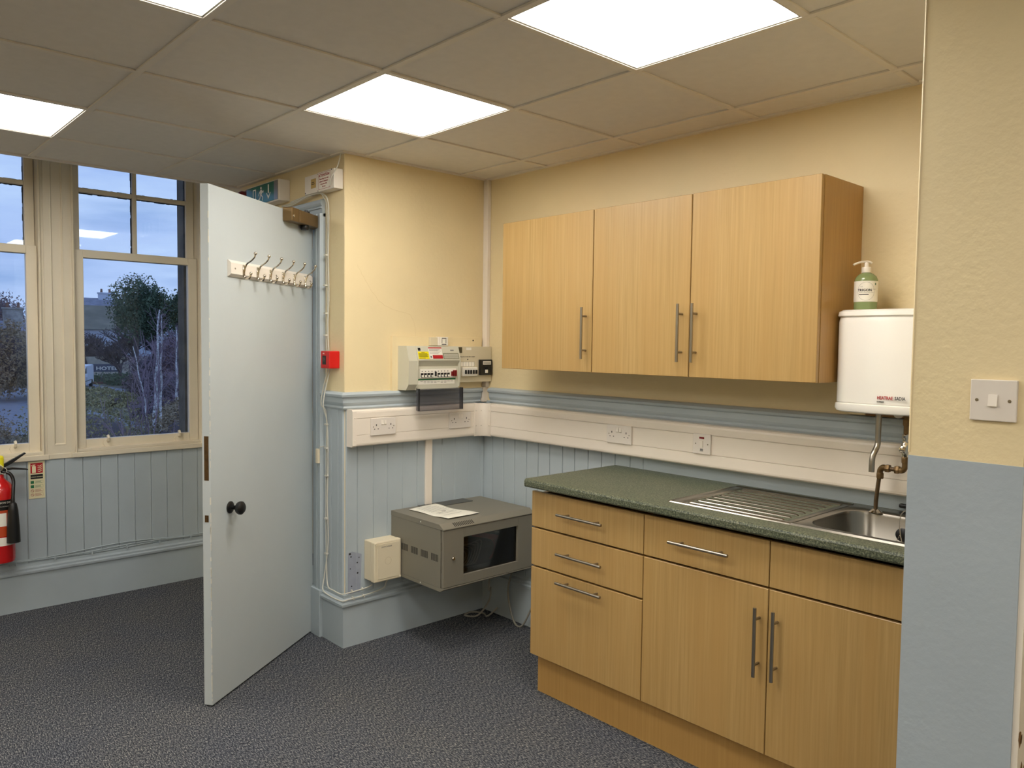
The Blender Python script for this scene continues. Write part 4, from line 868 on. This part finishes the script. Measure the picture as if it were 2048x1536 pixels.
# paper
b = bmesh.new(); n = 14; G_ = []
c0, c1, c3 = Vector((.062, -.565)), Vector((.050, -.385)), Vector((.372, -.545))
for i in range(n + 1):
    row = []
    for j in range(n + 1):
        u, v_ = i / n, j / n; p = c0 + (c1 - c0) * u + (c3 - c0) * v_; cx = c0 + (c1 - c0) + (c3 - c0); p = p + (Vector((.362, -.338)) - cx) * u * v_
        z = .6526 + .0045 * abs(math.sin(v_ * 5.2 + u * 1.5)) + .004 * (abs(v_ - .5) * 2) ** 3 + .003 * u * math.sin(v_ * 9); row.append(b.verts.new((p.x, p.y, z)))
    G_.append(row)
for i in range(n):
    for j in range(n): b.faces.new((G_[i][j], G_[i + 1][j], G_[i + 1][j + 1], G_[i][j + 1]))
pp = obj('paper_sheet', b, M_paper, label='creased white printed paper lying on the grey data cabinet', cat='paper', smooth=True, origin=(.2, -.46, .6526))
sm = pp.modifiers.new('thick', 'SOLIDIFY'); sm.thickness = .0006
b = MB()
for k in range(13):
    v_ = .10 + k * .062; p = c0 + (c3 - c0) * v_ - Vector((.2, -.46)); z = .0080; q = p + (c1 - c0) * .82; p = p + (c1 - c0) * .15
    if random.random() < .8: b.face([(p.x, p.y, z), (p.x + .003, p.y, z), (q.x + .003, q.y, z), (q.x, q.y, z)])
obj('print', b, M_grey, pp)

# floor cables
t = thing('floor_cable', 'grey cable coiled on the carpet in the corner under the data cabinet', 'cable', (.1, -.08, 0))
obj('lead', MB().tube(catmull([(.20, -.12, .325), (.16, -.10, .20), (.12, -.05, .19), (.08, -.03, .10), (.02, -.06, .012), (-.04, -.10, .006), (-.06, -.04, .006), (0, 0, .006), (.06, -.02, .01), (.10, .02, .06)], 6), .005, 8), M_gcable, t)
t = thing('floor_cable', 'grey cable looping down the wall behind the drawer unit', 'cable', (.5, -.06, 0))
obj('lead', MB().tube(catmull([(-.20, .02, .30), (-.24, .02, .16), (-.17, .0, .02), (-.10, .0, .015), (-.02, .01, .16), (.03, .015, .21), (.09, .015, .19), (.13, .012, .09), (.22, .0, .01), (.40, .0, .006)], 6), .0052, 8), M_gcable, t)

# ------------------------------------------------------------------ fire extinguisher and its sign
ex = thing('fire_extinguisher', 'red carbon dioxide extinguisher with a black horn hung at the left edge', 'extinguisher', (-1.515, -2.108, .318), RZ)
obj('cylinder', MB().lathe([(.050, 0), (.064, .006), (.068, .02), (.068, .37), (.064, .40), (.050, .425), (.030, .445), (.022, .455), (.020, .475)], seg=32), M_exred, ex)
def band(z0, z1, m_, nm, a0=-170, a1=-10, rad=.0686, par=None, **k):
    b = bmesh.new(); n = 20; lo_ = [b.verts.new((rad * math.cos(math.radians(a0 + (a1 - a0) * i / n)), rad * math.sin(math.radians(a0 + (a1 - a0) * i / n)), z0)) for i in range(n + 1)]; hi_ = [b.verts.new((v.co.x, v.co.y, z1)) for v in lo_]
    for i in range(n): b.faces.new((lo_[i], lo_[i + 1], hi_[i + 1], hi_[i]))
    return obj(nm, b, m_, par or ex, smooth=True, **k)
band(.290, .345, M_black, 'black_label'); band(.10, .145, M_lab, 'service_label', -180, -12); bl = band(.205, .275, M_lab, 'pictogram_label', -120, -75, .0688); band(.15, .29, mat('orange_red_label', (186, 70, 30), .4), 'instruction_label', -125, -35, .0687)
def wrap_text(s_, size, m_, z, a_c, rad, bold=0, dx=0):
    o = text('lettering', s_, size, m_, ex, (0, 0, 0), bold=bold, align='CENTER')
    for v in o.data.vertices: a = math.radians(a_c) + v.co.x / rad; v.co = Vector((rad * math.cos(a), rad * math.sin(a), v.co.z + z))
wrap_text('CARBON DIOXIDE', .014, M_lab, .326, -75, .0692, .0003); wrap_text('FIRE EXTINGUISHER', .008, M_lab, .308, -75, .0692); wrap_text('2 kg', .008, M_lab, .295, -45, .0692); wrap_text('MAINTENANCE', .008, M_ink, .132, -50, .0692); wrap_text('SERVICE RECORD', .006, M_grey, .118, -50, .0692)
obj('valve', MB().lathe([(.018, .47), (.018, .50), (.024, .503), (.024, .52), (.014, .53)], seg=14), M_chrome, ex)
obj('valve_guard', MB().box(-.035, .020, -.022, .022, .505, .575, .010), M_yel, ex, label='yellow plastic handle moulding')
hb_ = MB(); hb_.prism([(.010, .520), (.050, .545), (.118, .582), (.124, .578), (.056, .528), (.014, .505)], -.010, .010, 'y'); hb_.prism([(.010, .502), (.060, .506), (.130, .492), (.132, .486), (.06, .496), (.010, .490)], -.012, .012, 'y'); obj('levers', hb_, M_black, ex)
obj('hose', MB().tube(catmull([(.012, -.018, .488), (.042, -.030, .478), (.056, -.040, .445), (.052, -.062, .40), (.046, -.078, .35), (.045, -.082, .325)], 6), .0085, 10), M_black, ex)
obj('horn', MB().lathe([(.0305, 0), (.0325, 0.0), (.030, .08), (.024, .17), (.018, .205), (.012, .212)], (.045, -.084, .118), 'z', 20), M_black, ex)
obj('safety_pin', MB().tube(catmull([(-.012, -.024, .54), (.01, -.03, .52), (.03, -.03, .50), (.02, -.028, .478), (.0, -.026, .486)], 5), .0015, 6), M_lab, ex)
obj('wall_bracket', MB().box(-.015, .015, .066, .100, .38, .52, .002), M_black, ex)
t = thing('extinguisher_sign', 'cream and red carbon dioxide extinguisher sign under the window mullion', 'sign', (-1.6098, -1.917, .729), RZ)
obj('plate', MB().box(-.0400, .0400, -.003, 0, -.105, .105, .001), M_photolum, t); rp = obj('red_panel', MB().box(-.030, .030, -.0036, -.003, .038, .095), M_redlab, t)
b = MB(); b.box(-.022, -.004, -.0041, -.0036, .041, .078); b.box(-.016, -.010, -.0041, -.0036, .078, .084); b.box(-.020, -.006, -.0041, -.0036, .084, .087); b.box(-.027, -.020, -.0041, -.0036, .080, .084)
for k in range(4): b.prism([(.005, .048 + k * .010), (.014, .044 + k * .010), (.024, .051 + k * .010), (.025, .055 + k * .010), (.014, .048 + k * .010), (.005, .051 + k * .010)], -.0041, -.0036, 'y')
obj('extinguisher_symbol', b, M_photolum, rp)
bp_ = obj('black_panel', MB().box(-.030, .030, -.0036, -.003, .006, .031), M_black, t); text('lettering', 'CARBON DIOXIDE', .0068, M_photolum, bp_, (-.029, -.0038, .015), bold=.0001)
for k, (z, mm_) in enumerate(((-.012, M_green), (-.036, M_green), (-.060, M_inkr), (-.083, M_inkr))):
    b = MB()
    if k < 2: b.box(-.030, -.014, -.0036, -.003, z - .008, z + .008)
    else:
        for j in range(14):
            a0, a1 = 2 * PI * j / 14, 2 * PI * (j + 1) / 14; b.prism([(-.022 + .008 * math.cos(a0), z + .008 * math.sin(a0)), (-.022 + .008 * math.cos(a1), z + .008 * math.sin(a1)), (-.022 + .0062 * math.cos(a1), z + .0062 * math.sin(a1)), (-.022 + .0062 * math.cos(a0), z + .0062 * math.sin(a0))], -.0036, -.003, 'y')
        b.prism([(-.028, z + .005), (-.027, z + .006), (-.016, z - .005), (-.017, z - .006)], -.0036, -.003, 'y')
    lines(b, -.008, .027, (z + .004, z, z - .004), -.003, .0014, .3)
    for (p, q, r, s_) in ((-.010, .030, z + .0078, z + .0084), (-.010, .030, z - .0084, z - .0078), (-.010, -.0095, z - .0078, z + .0078), (.0295, .030, z - .0078, z + .0078)): b.box(p, q, -.0034, -.003, r, s_)
    obj('pictogram', b, mm_, t)

# ------------------------------------------------------------------ outdoors
GZ = -1.9
M_grass = mat('rough_ground', (84, 84, 62), 1.0, c2=(112, 102, 84), vscale=1.2); M_road = mat('asphalt', (130, 130, 138), 0.9, var=.1, vscale=3)
obj('ground', MB().box(-140, -1.9, -60, 90, GZ - .3, GZ), M_grass, kind='structure')
obj('road', MB().box(-61, -50, -55, 13.2, GZ, GZ + .02).box(-50, -28, -55, 7.2, GZ, GZ + .02), M_road, kind='structure')
b = MB()
for k in range(8): b.box(-54 + k * .0, -53.85, -2 + k * 3.2, -.4 + k * 3.2, GZ + .02, GZ + .025)
obj('lane_marking', b, mat('road_paint', (190, 190, 186), .8), kind='structure', label='dashed road line')
obj('kerb', MB().box(-61.3, -61, -55, 40, GZ, GZ + .14), mat('red_kerb', (120, 84, 74), .9), kind='structure')
M_stone = mat('grey_rubble_stone', (160, 156, 150), .95, var=.3, vscale=2.2, bump=.5, bscale=3, bdist=.05)
obj('boundary_wall', MB().box(-64.6, -64.1, -20, 10.6, GZ, -.75), M_stone, label='low grey stone wall across the road, seen through the left window', cat='wall')
obj('garden_wall', MB().box(-74.2, -73.9, 14.8, 26, -.42, -.10).box(-74.3, -73.8, 14.8, 26, -1.9, -.42, 0), mat('pale_render', (206, 198, 182), .95, var=.15, vscale=2), label='pale low garden wall seen between the bare trees', cat='wall')
def bark(name, c): return mat(name, c, .95, var=.25, vscale=4)
M_bark = bark('dark_bark', (92, 80, 82)); M_bark2 = bark('purple_brown_twigs', (146, 126, 134)); M_birch = mat('birch_bark', (168, 160, 158), .8, c2=(250, 246, 240), vscale=9, vstretch=(1, 1, 3))
M_leafd = mat('conifer_needles', (70, 88, 66), .9, c2=(104, 118, 90), vscale=1.5); M_leafh = mat('hedge_leaves', (116, 112, 74), .8, c2=(170, 158, 110), vscale=3); M_leafb = mat('brown_winter_leaves', (128, 112, 92), .9, c2=(168, 148, 118), vscale=3); M_leaff = mat('far_twigs', (140, 120, 126), 1, c2=(112, 98, 102), vscale=.3)
def twig_tree(name, label, base, h, r0, m, seed, lean=(0, 0), spread=.55, depth=5, n0=4, cat='tree', group=None, trunk_f=.32, min_r=.012, stems=1, up_=.25):
    rnd = random.Random(seed); t = thing(name, label, cat, base, 0, group); tr = MB(); tw = MB()
    def grow(p, d, l, r, k):
        pts = [p]; q = p; dd = d
        for i in range(3):
            dd = (dd + Vector((rnd.uniform(-.18, .18), rnd.uniform(-.18, .18), rnd.uniform(-.05, .12)))).normalized(); q = q + dd * l / 3; pts.append(q)
        r1 = max(min_r, r * .62); (tr if k < 2 else tw).tube(pts, r, 5 if k < 2 else 3, False, radii=[r + (r1 - r) * i / 3 for i in range(4)])
        if k >= depth: return
        for j in range(n0 if k < 3 else 3):
            a = rnd.uniform(0, 2 * PI); s_ = spread * rnd.uniform(.6, 1.3); nd = (dd + Vector((math.cos(a) * s_, math.sin(a) * s_, rnd.uniform(-.1, up_)))).normalized()
            grow(pts[rnd.choice((2, 3, 3))], nd, l * rnd.uniform(.58, .82), r1, k + 1)
    for s_ in range(stems):
        a = 2 * PI * s_ / max(1, stems); grow(Vector((0.15 * math.cos(a) * (stems > 1), .15 * math.sin(a) * (stems > 1), 0)), Vector((lean[0] + (.10 * math.cos(a) if stems > 1 else 0), lean[1] + (.10 * math.sin(a) if stems > 1 else 0), 1)).normalized(), h * trunk_f, r0, 0)
    obj('trunk', tr, m, t); obj('twigs', tw, m if m is M_birch and 0 else (M_bark2 if m is M_birch else m), t, kind='stuff'); return t
def leafy(name, label, c, rad, n, size, m, seed, cat='bush', group=None, core=True, trunk=None, hollow=.55):
    rnd = random.Random(seed); t = thing(name, label, cat, (c[0], c[1], GZ), 0, group); b = bmesh.new(); cz = c[2] - GZ
    for i in range(n):
        u, v_ = rnd.uniform(0, 2 * PI), math.acos(rnd.uniform(-1, 1)); rr_ = (hollow + (1 - hollow) * rnd.random() ** .5) * (1 + .18 * math.sin(3 * u + seed) * math.sin(2 * v_ + seed) + .14 * math.sin(7 * u + 5 * v_))
        p = Vector((rad[0] * rr_ * math.sin(v_) * math.cos(u), rad[1] * rr_ * math.sin(v_) * math.sin(u), cz + rad[2] * rr_ * math.cos(v_)))
        if p.z < 0.02: continue
        q = [Vector((rnd.gauss(0, 1), rnd.gauss(0, 1), rnd.gauss(0, 1))).normalized() * size * rnd.uniform(.5, 1.2) for _ in range(2)]
        b.faces.new([b.verts.new(p + q[0]), b.verts.new(p + q[1]), b.verts.new(p - q[0] * .6)])
    obj('foliage', b, m, t, kind='stuff')
    if core: obj('inner_branches', MB().ball((0, 0, cz), 1, (rad[0] * .75, rad[1] * .75, rad[2] * .75), sub=2), M_bark, t)
    if trunk: obj('trunk', MB().tube([(0, 0, 0), (0, 0, cz)], trunk, 7), M_bark, t)
    return t
# near shrubs under the windows
sh = [((-12.4, 1.0, -.75), (2.3, 1.2, 1.15), M_leafh, 'green-brown shrub at the left foot of the right window view'), ((-11.0, 2.6, -.70), (1.9, 1.3, 1.1), M_leafb, 'bare brown shrub in the middle of the right window view'), ((-10.2, 3.6, -.40), (1.6, 1.2, 1.1), M_leafh, 'yellow-green shrub at the right of the right window view'),
      ((-7.0, .05, -.75), (1.3, .8, .95), M_leafb, 'twiggy dark shrub closest to the right window, on its left'), ((-6.4, 1.0, -.70), (1.1, .7, .98), M_leafh, 'leafy shrub closest to the right window, on its right'), ((-12.6, -.9, -.75), (2.0, 1.1, 1.05), M_leafb, 'grey-brown hedge seen low in the left window'), ((-7.4, -1.3, -.80), (1.5, .7, .95), M_leafb, 'dark shrub closest to the left window')]
for k, (c, r_, m_, lab) in enumerate(sh): leafy('shrub', lab, c, r_, 20000 if k > 2 and k != 5 else 15000, .022 if k > 2 and k != 5 else .042, m_, 20 + k, group='shrubs below the windows')
twig_tree('sapling', 'thin young tree rising among the shrubs in the right window', (-5.6, -.12, GZ), 3.2, .022, M_bark2, 5, depth=4, n0=3, spread=.4, min_r=.003, trunk_f=.36, up_=.5)
def birch(label, base, stems, seed):
    rnd = random.Random(seed); t = thing('birch_tree', label, 'tree', base); tw = MB()
    for (bx_, by_, tx_, ty_, h_, r_) in stems:
        P = [Vector((bx_ + (tx_ - bx_) * f_ + rnd.uniform(-.03, .03), by_ + (ty_ - by_) * f_ + rnd.uniform(-.03, .03), h_ * f_)) for f_ in [k / 8 for k in range(9)]]
        P = catmull(P, 3); obj('trunk', MB().tube(P, r_, 7, True, radii=[r_ * (1 - .75 * k / len(P)) for k in range(len(P))]), M_birch, t)
        for k in range(34):
            f_ = rnd.uniform(.35, 1); q = P[int(f_ * (len(P) - 1))]; a = rnd.uniform(0, 2 * PI); l_ = rnd.uniform(.3, .9) * (1.2 - f_ * .6); d = Vector((math.cos(a) * .7, math.sin(a) * .7, rnd.uniform(.5, 1.2))).normalized()
            Q = [q, q + d * l_ * .4, q + d * l_ * .75 + Vector((0, 0, .05)), q + d * l_ + Vector((0, 0, .02))]; tw.tube(Q, .008, 3, False, radii=[.012, .008, .006, .004])
            for s_ in range(4):
                p = Q[rnd.choice((1, 2))]; e_ = Vector((rnd.uniform(-1, 1), rnd.uniform(-1, 1), rnd.uniform(-.2, 1))).normalized() * l_ * .45; tw.tube([p, p + e_ * .5, p + e_], .004, 3, False)
    obj('twigs', tw, M_bark2, t, kind='stuff'); return t
birch('white-stemmed twin birch in the right window view', (-22, 5.28, GZ), [(-.02, -.06, .05, .10, 4.35, .075), (.02, .10, -.05, .22, 4.2, .055), (0, -.10, -.1, -.62, 3.2, .04)], 3)
birch('second slender birch near the right edge of the right window', (-25.6, 7.15, GZ), [(0, 0, .05, .02, 3.9, .06)], 5)
BT = [((-73.5, 16.2, GZ), 6.6, 31, 'spreading bare tree above the hotel sign'), ((-75, 13.6, GZ), 6.2, 33, 'bare tree behind the parked white van'), ((-71.5, 19.2, GZ), 6.4, 35, 'bare tree right of the hotel sign'), ((-52, 17.6, GZ), 5.6, 37, 'bare tree behind the twin birch'), ((-60, 15.0, GZ), 5.0, 39, 'bare tree in front of the dark conifer'), ((-43, 13.6, GZ), 5.0, 41, 'low bare tree between the birches'), ((-68, 22.4, GZ), 6.0, 43, 'bare tree before the white gabled house')]
for p, h_, sd, lab in BT: twig_tree('bare_tree', lab, p, h_, .15, M_bark2 if sd % 4 == 1 else M_bark, sd, depth=5, n0=5, spread=.95, trunk_f=.27, min_r=.018, group='bare winter trees')
random.seed(9)
CF = [((-49.5, 12.95, 3.5), (1.7, 1.5, 2.0), 'dark conifer standing over the slate roof, in the right window'), ((-50, 14.2, 3.2), (1.6, 1.3, 1.7), 'second dark conifer, just right of the tallest one'), ((-50.3, 16.4, 3.4), (1.7, 1.3, 1.4), 'dark conifer at the right edge of the right window')]
for k, (c, r_, lab) in enumerate(CF): leafy('conifer', lab, c, r_, 9000, .12, M_leafd, 50 + k, 'tree', 'dark conifers', core=False, trunk=.16, hollow=.15)
for k, (c, r_, m_, lab) in enumerate([((-46, 5.3, .35), (2.6, 1.5, 1.9), M_leafb, 'large brown-green evergreen in the left window'), ((-48.5, 7.4, -.2), (2, 1.1, 1.2), M_leafd, 'smaller dark evergreen beside the big one, in the left window')]): leafy('evergreen_tree', lab, c, r_, 11000, .11, m_, 60 + k, 'tree', core=True)
for k, (c, r_, m_, lab) in enumerate([((-65, 15.8, -1.85), (1.2, 2.4, .55), M_leafd, 'dark hedge under the hotel sign'), ((-47, 13.4, -1.3), (3, 1.9, .95), M_leaff, 'brown thicket to the right of the hotel sign'), ((-38, 12.0, -1.2), (3, 1.7, 1.15), M_leaff, 'brown thicket behind the birch stems'), ((-30, 8.6, -1.6), (3.0, 1.6, .7), M_leaff, 'low brown scrub in the middle distance'), ((-78, 18.6, .1), (1.6, 5.6, 2.3), M_leaff, 'dark bank of twigs behind the hotel sign'), ((-66, 19.6, -.9), (1.6, 2.4, 1.2), M_leaff, 'brown twig bank right of the hotel sign'), ((-59, 15.9, -1.75), (1.8, 2.3, .6), M_leafd, 'low dark scrub in front of the hotel sign'), ((-42, 8.9, -1.7), (4.5, 1.2, .55), M_leafh, 'rough green verge in front of the van'), ((-24, 7.6, -1.4), (2.5, 1.6, .9), M_leafb, 'brown bramble bank at the feet of the birches')]): leafy('thicket', lab, c, r_, 5000, .12, m_, 70 + k, 'bush', 'hedges and scrub beyond the road')
for k, (c, r_, lab) in enumerate([((-108, 13.5, 3.2), (6, 5, 3.9), 'wooded slope of bare trees behind the chimney house'), ((-112, 23.5, 2.0), (5, 4, 3.2), 'bare wood behind the mullion, beyond the houses'), ((-98, 24, .5), (5, 3.4, 3.6), 'bare wood behind the slate roof'), ((-92, 31, .5), (5, 3.4, 3.6), 'bare wood right of the white houses')]): leafy('wood', lab, c, r_, 6500, .22, M_leaff, 80 + k, 'trees', 'distant bare woods')
# houses
M_slate = mat('slate_roof', (134, 134, 146), .85, var=.15, vscale=2); M_moss = mat('mossy_roof', (124, 118, 102), .95, var=.2, vscale=.8); M_hw = mat('white_render', (206, 210, 222), .9, var=.05, vscale=1); M_pot = mat('clay_pot', (134, 100, 86), .9)
def house(label, c, w_, d_, hw, hr, wm, rm, rz, chim=(), group=None):
    t = thing('house', label, 'house', (c[0], c[1], GZ), rz, group); obj('walls', MB().box(-w_ / 2, w_ / 2, -d_ / 2, d_ / 2, 0, hw), wm, t)
    rf = MB(); rf.prism([(-d_ / 2 - .3, hw), (d_ / 2 + .3, hw), (0, hw + hr)], -w_ / 2 - .2, w_ / 2 + .2, 'x'); obj('roof', rf, rm, t)
    for (x, y, s_, h0, h1, cm_) in chim:
        cc = obj('chimney', MB().box(x - s_ / 2, x + s_ / 2, y - .35, y + .35, h0, h1).box(x - s_ / 2 - .08, x + s_ / 2 + .08, y - .43, y + .43, h1, h1 + .14), cm_, t)
        for q in (-.25, .25): obj('chimney_pot', MB().lathe([(.13, h1 + .14), (.10, h1 + .55)], (x + q * s_ * 1.1, y, 0), 'z', 8), M_pot, cc)
    for x in (-w_ * .3, 0, w_ * .3): obj('window', MB().box(x - .4, x + .4, -d_ / 2 - .04, -d_ / 2 + .02, hw * .55, hw * .55 + 1.1), M_dark, t)
    return t
R9 = math.radians(80)
house('grey stone house with a tall chimney, in the left window', (-77, 11.6), 7, 6, 4.0, .9, M_stone, M_slate, R9, [(-.6, -1.5, 1.5, 3.8, 5.9, M_stone)])
house('house with a long mossy roof, in the right window', (-80.5, 20.6), 7.5, 8, 4.3, 2.4, M_hw, M_moss, R9, [])
house('slate roofed house behind the mossy roof, with a white chimney', (-93, 20.3), 7.5, 7, 5.8, 2.2, M_hw, M_slate, R9, [(2.4, 0, 1.5, 6.5, 8.5, M_hw)])
house('white gabled house showing through the trees at far right', (-86, 29.6), 5, 6, 6.0, 1.9, M_hw, M_slate, R9 + .9, [(0, 0, 1.0, 6.5, 8.0, M_hw)])
# hotel sign
sg = thing('hotel_sign', 'dark roadside board with white HOTEL lettering behind the van', 'sign', (-68.3, 15.72, GZ), math.radians(77))
obj('board', MB().box(-1.65, 1.60, -.04, .04, .63, 1.30, .01), mat('sign_slate_grey', (84, 88, 104), .8), sg)
for x in (-1.4, 1.4): obj('post', MB().box(x - .06, x + .06, .041, .15, 0, 1.2), M_bark, sg)
text('lettering', 'HOTEL', .40, M_lab, sg, (-.34, -.045, .80), bold=.010, squash=1.32); text('lettering', 'Y', .36, M_lab, sg, (-.82, -.045, .84), bold=.006)
# van
M_van = mat('white_van_paint', (240, 244, 250), .3)
vn = thing('van', 'white panel van parked in front of the hotel sign', 'van', (-56.2, 10.97, GZ + .02), math.radians(-21.2)); vn.scale = (1.12, .9, .80)
vb = MB(); vb.prism([(2.45, .35), (2.5, .75), (2.35, 1.0), (1.75, 1.12), (1.15, 1.82), (.95, 1.93), (-2.35, 1.95), (-2.45, 1.85), (-2.5, .4), (-2.4, .32), (2.3, .28)], -.90, .90, 'y')
bmesh.ops.bevel(vb.b, geom=list(vb.b.edges), offset=.05, segments=2, affect='EDGES'); obj('body', vb, M_van, vn, smooth=True)
for s_ in (-1, 1):
    obj('side_window', MB().prism([(1.55, 1.12), (.95, 1.12), (.78, 1.18), (.78, 1.72), (1.08, 1.72)], s_ * .905, s_ * .900, 'y'), M_black, vn)
    obj('mirror', MB().box(1.35, 1.50, s_ * 1.0 - .09, s_ * 1.0 + .09, 1.02, 1.30, .03), M_van, vn)
    obj('side_moulding', MB().box(-1.5, 1.3, s_ * .907 - .008, s_ * .907 + .008, .60, .68).box(.60, .66, s_ * .905 - .004, s_ * .905 + .004, .4, 1.8), M_grey, vn)
    for x in (1.55, -1.60): obj('wheel', MB().lathe([(.33, -.10), (.34, -.08), (.34, .08), (.33, .10), (.20, .105), (.05, .10)], (x, s_ * .82, .33), 'y', 18), M_black, vn)
obj('windscreen', MB().prism([(1.80, 1.14), (1.24, 1.76), (1.26, 1.78), (1.83, 1.15)], -.76, .76, 'y'), M_black, vn)
obj('front_bumper', MB().box(2.38, 2.56, -.86, .86, .32, .58, .04), M_grey, vn)
for s_ in (-1, 1): obj('headlamp', MB().box(2.36, 2.50, s_ * .68 - .14, s_ * .68 + .14, .74, .94, .03), M_lab, vn)

# small repeated pieces that came out of one builder become parts of their own
def split_islands(names):
    for o in [o for o in bpy.data.objects if o.type == 'MESH' and o.name.split('.')[0] in names]:
        bm = bmesh.new(); bm.from_mesh(o.data); seen = set(); isl = []
        for v in bm.verts:
            if v in seen: continue
            st = [v]; seen.add(v); g_ = []
            while st:
                q = st.pop(); g_.append(q)
                for e_ in q.link_edges:
                    p = e_.other_vert(q)
                    if p not in seen: seen.add(p); st.append(p)
            isl.append(g_)
        if len(isl) > 1:
            base = names[o.name.split('.')[0]]; mats = list(o.data.materials); par = o.parent; lab = o.get('label'); loc = o.location.copy()
            for g_ in isl:
                nb = bmesh.new(); mp_ = {v: nb.verts.new(v.co) for v in g_}
                for f in {f for v in g_ for f in v.link_faces}:
                    nf = nb.faces.new([mp_[v] for v in f.verts]); nf.smooth = f.smooth; nf.material_index = f.material_index
                me = bpy.data.meshes.new(base); nb.to_mesh(me); nb.free()
                for m_ in mats: me.materials.append(m_)
                c = bpy.data.objects.new(base, me); COL.objects.link(c); c.parent = par; c.location = loc
                if lab: c['label'] = lab
            bpy.data.objects.remove(o)
        bm.free()
split_islands({'clips': 'clip', 'end_screw': 'screw', 'corner_screws': 'corner_screw', 'cap_screws': 'cap_screw', 'pin_holes': 'pin_hole', 'screw': 'screw', 'rivets': 'rivet', 'hood_cheeks': 'hood_cheek', 'red_band': 'red_band'})
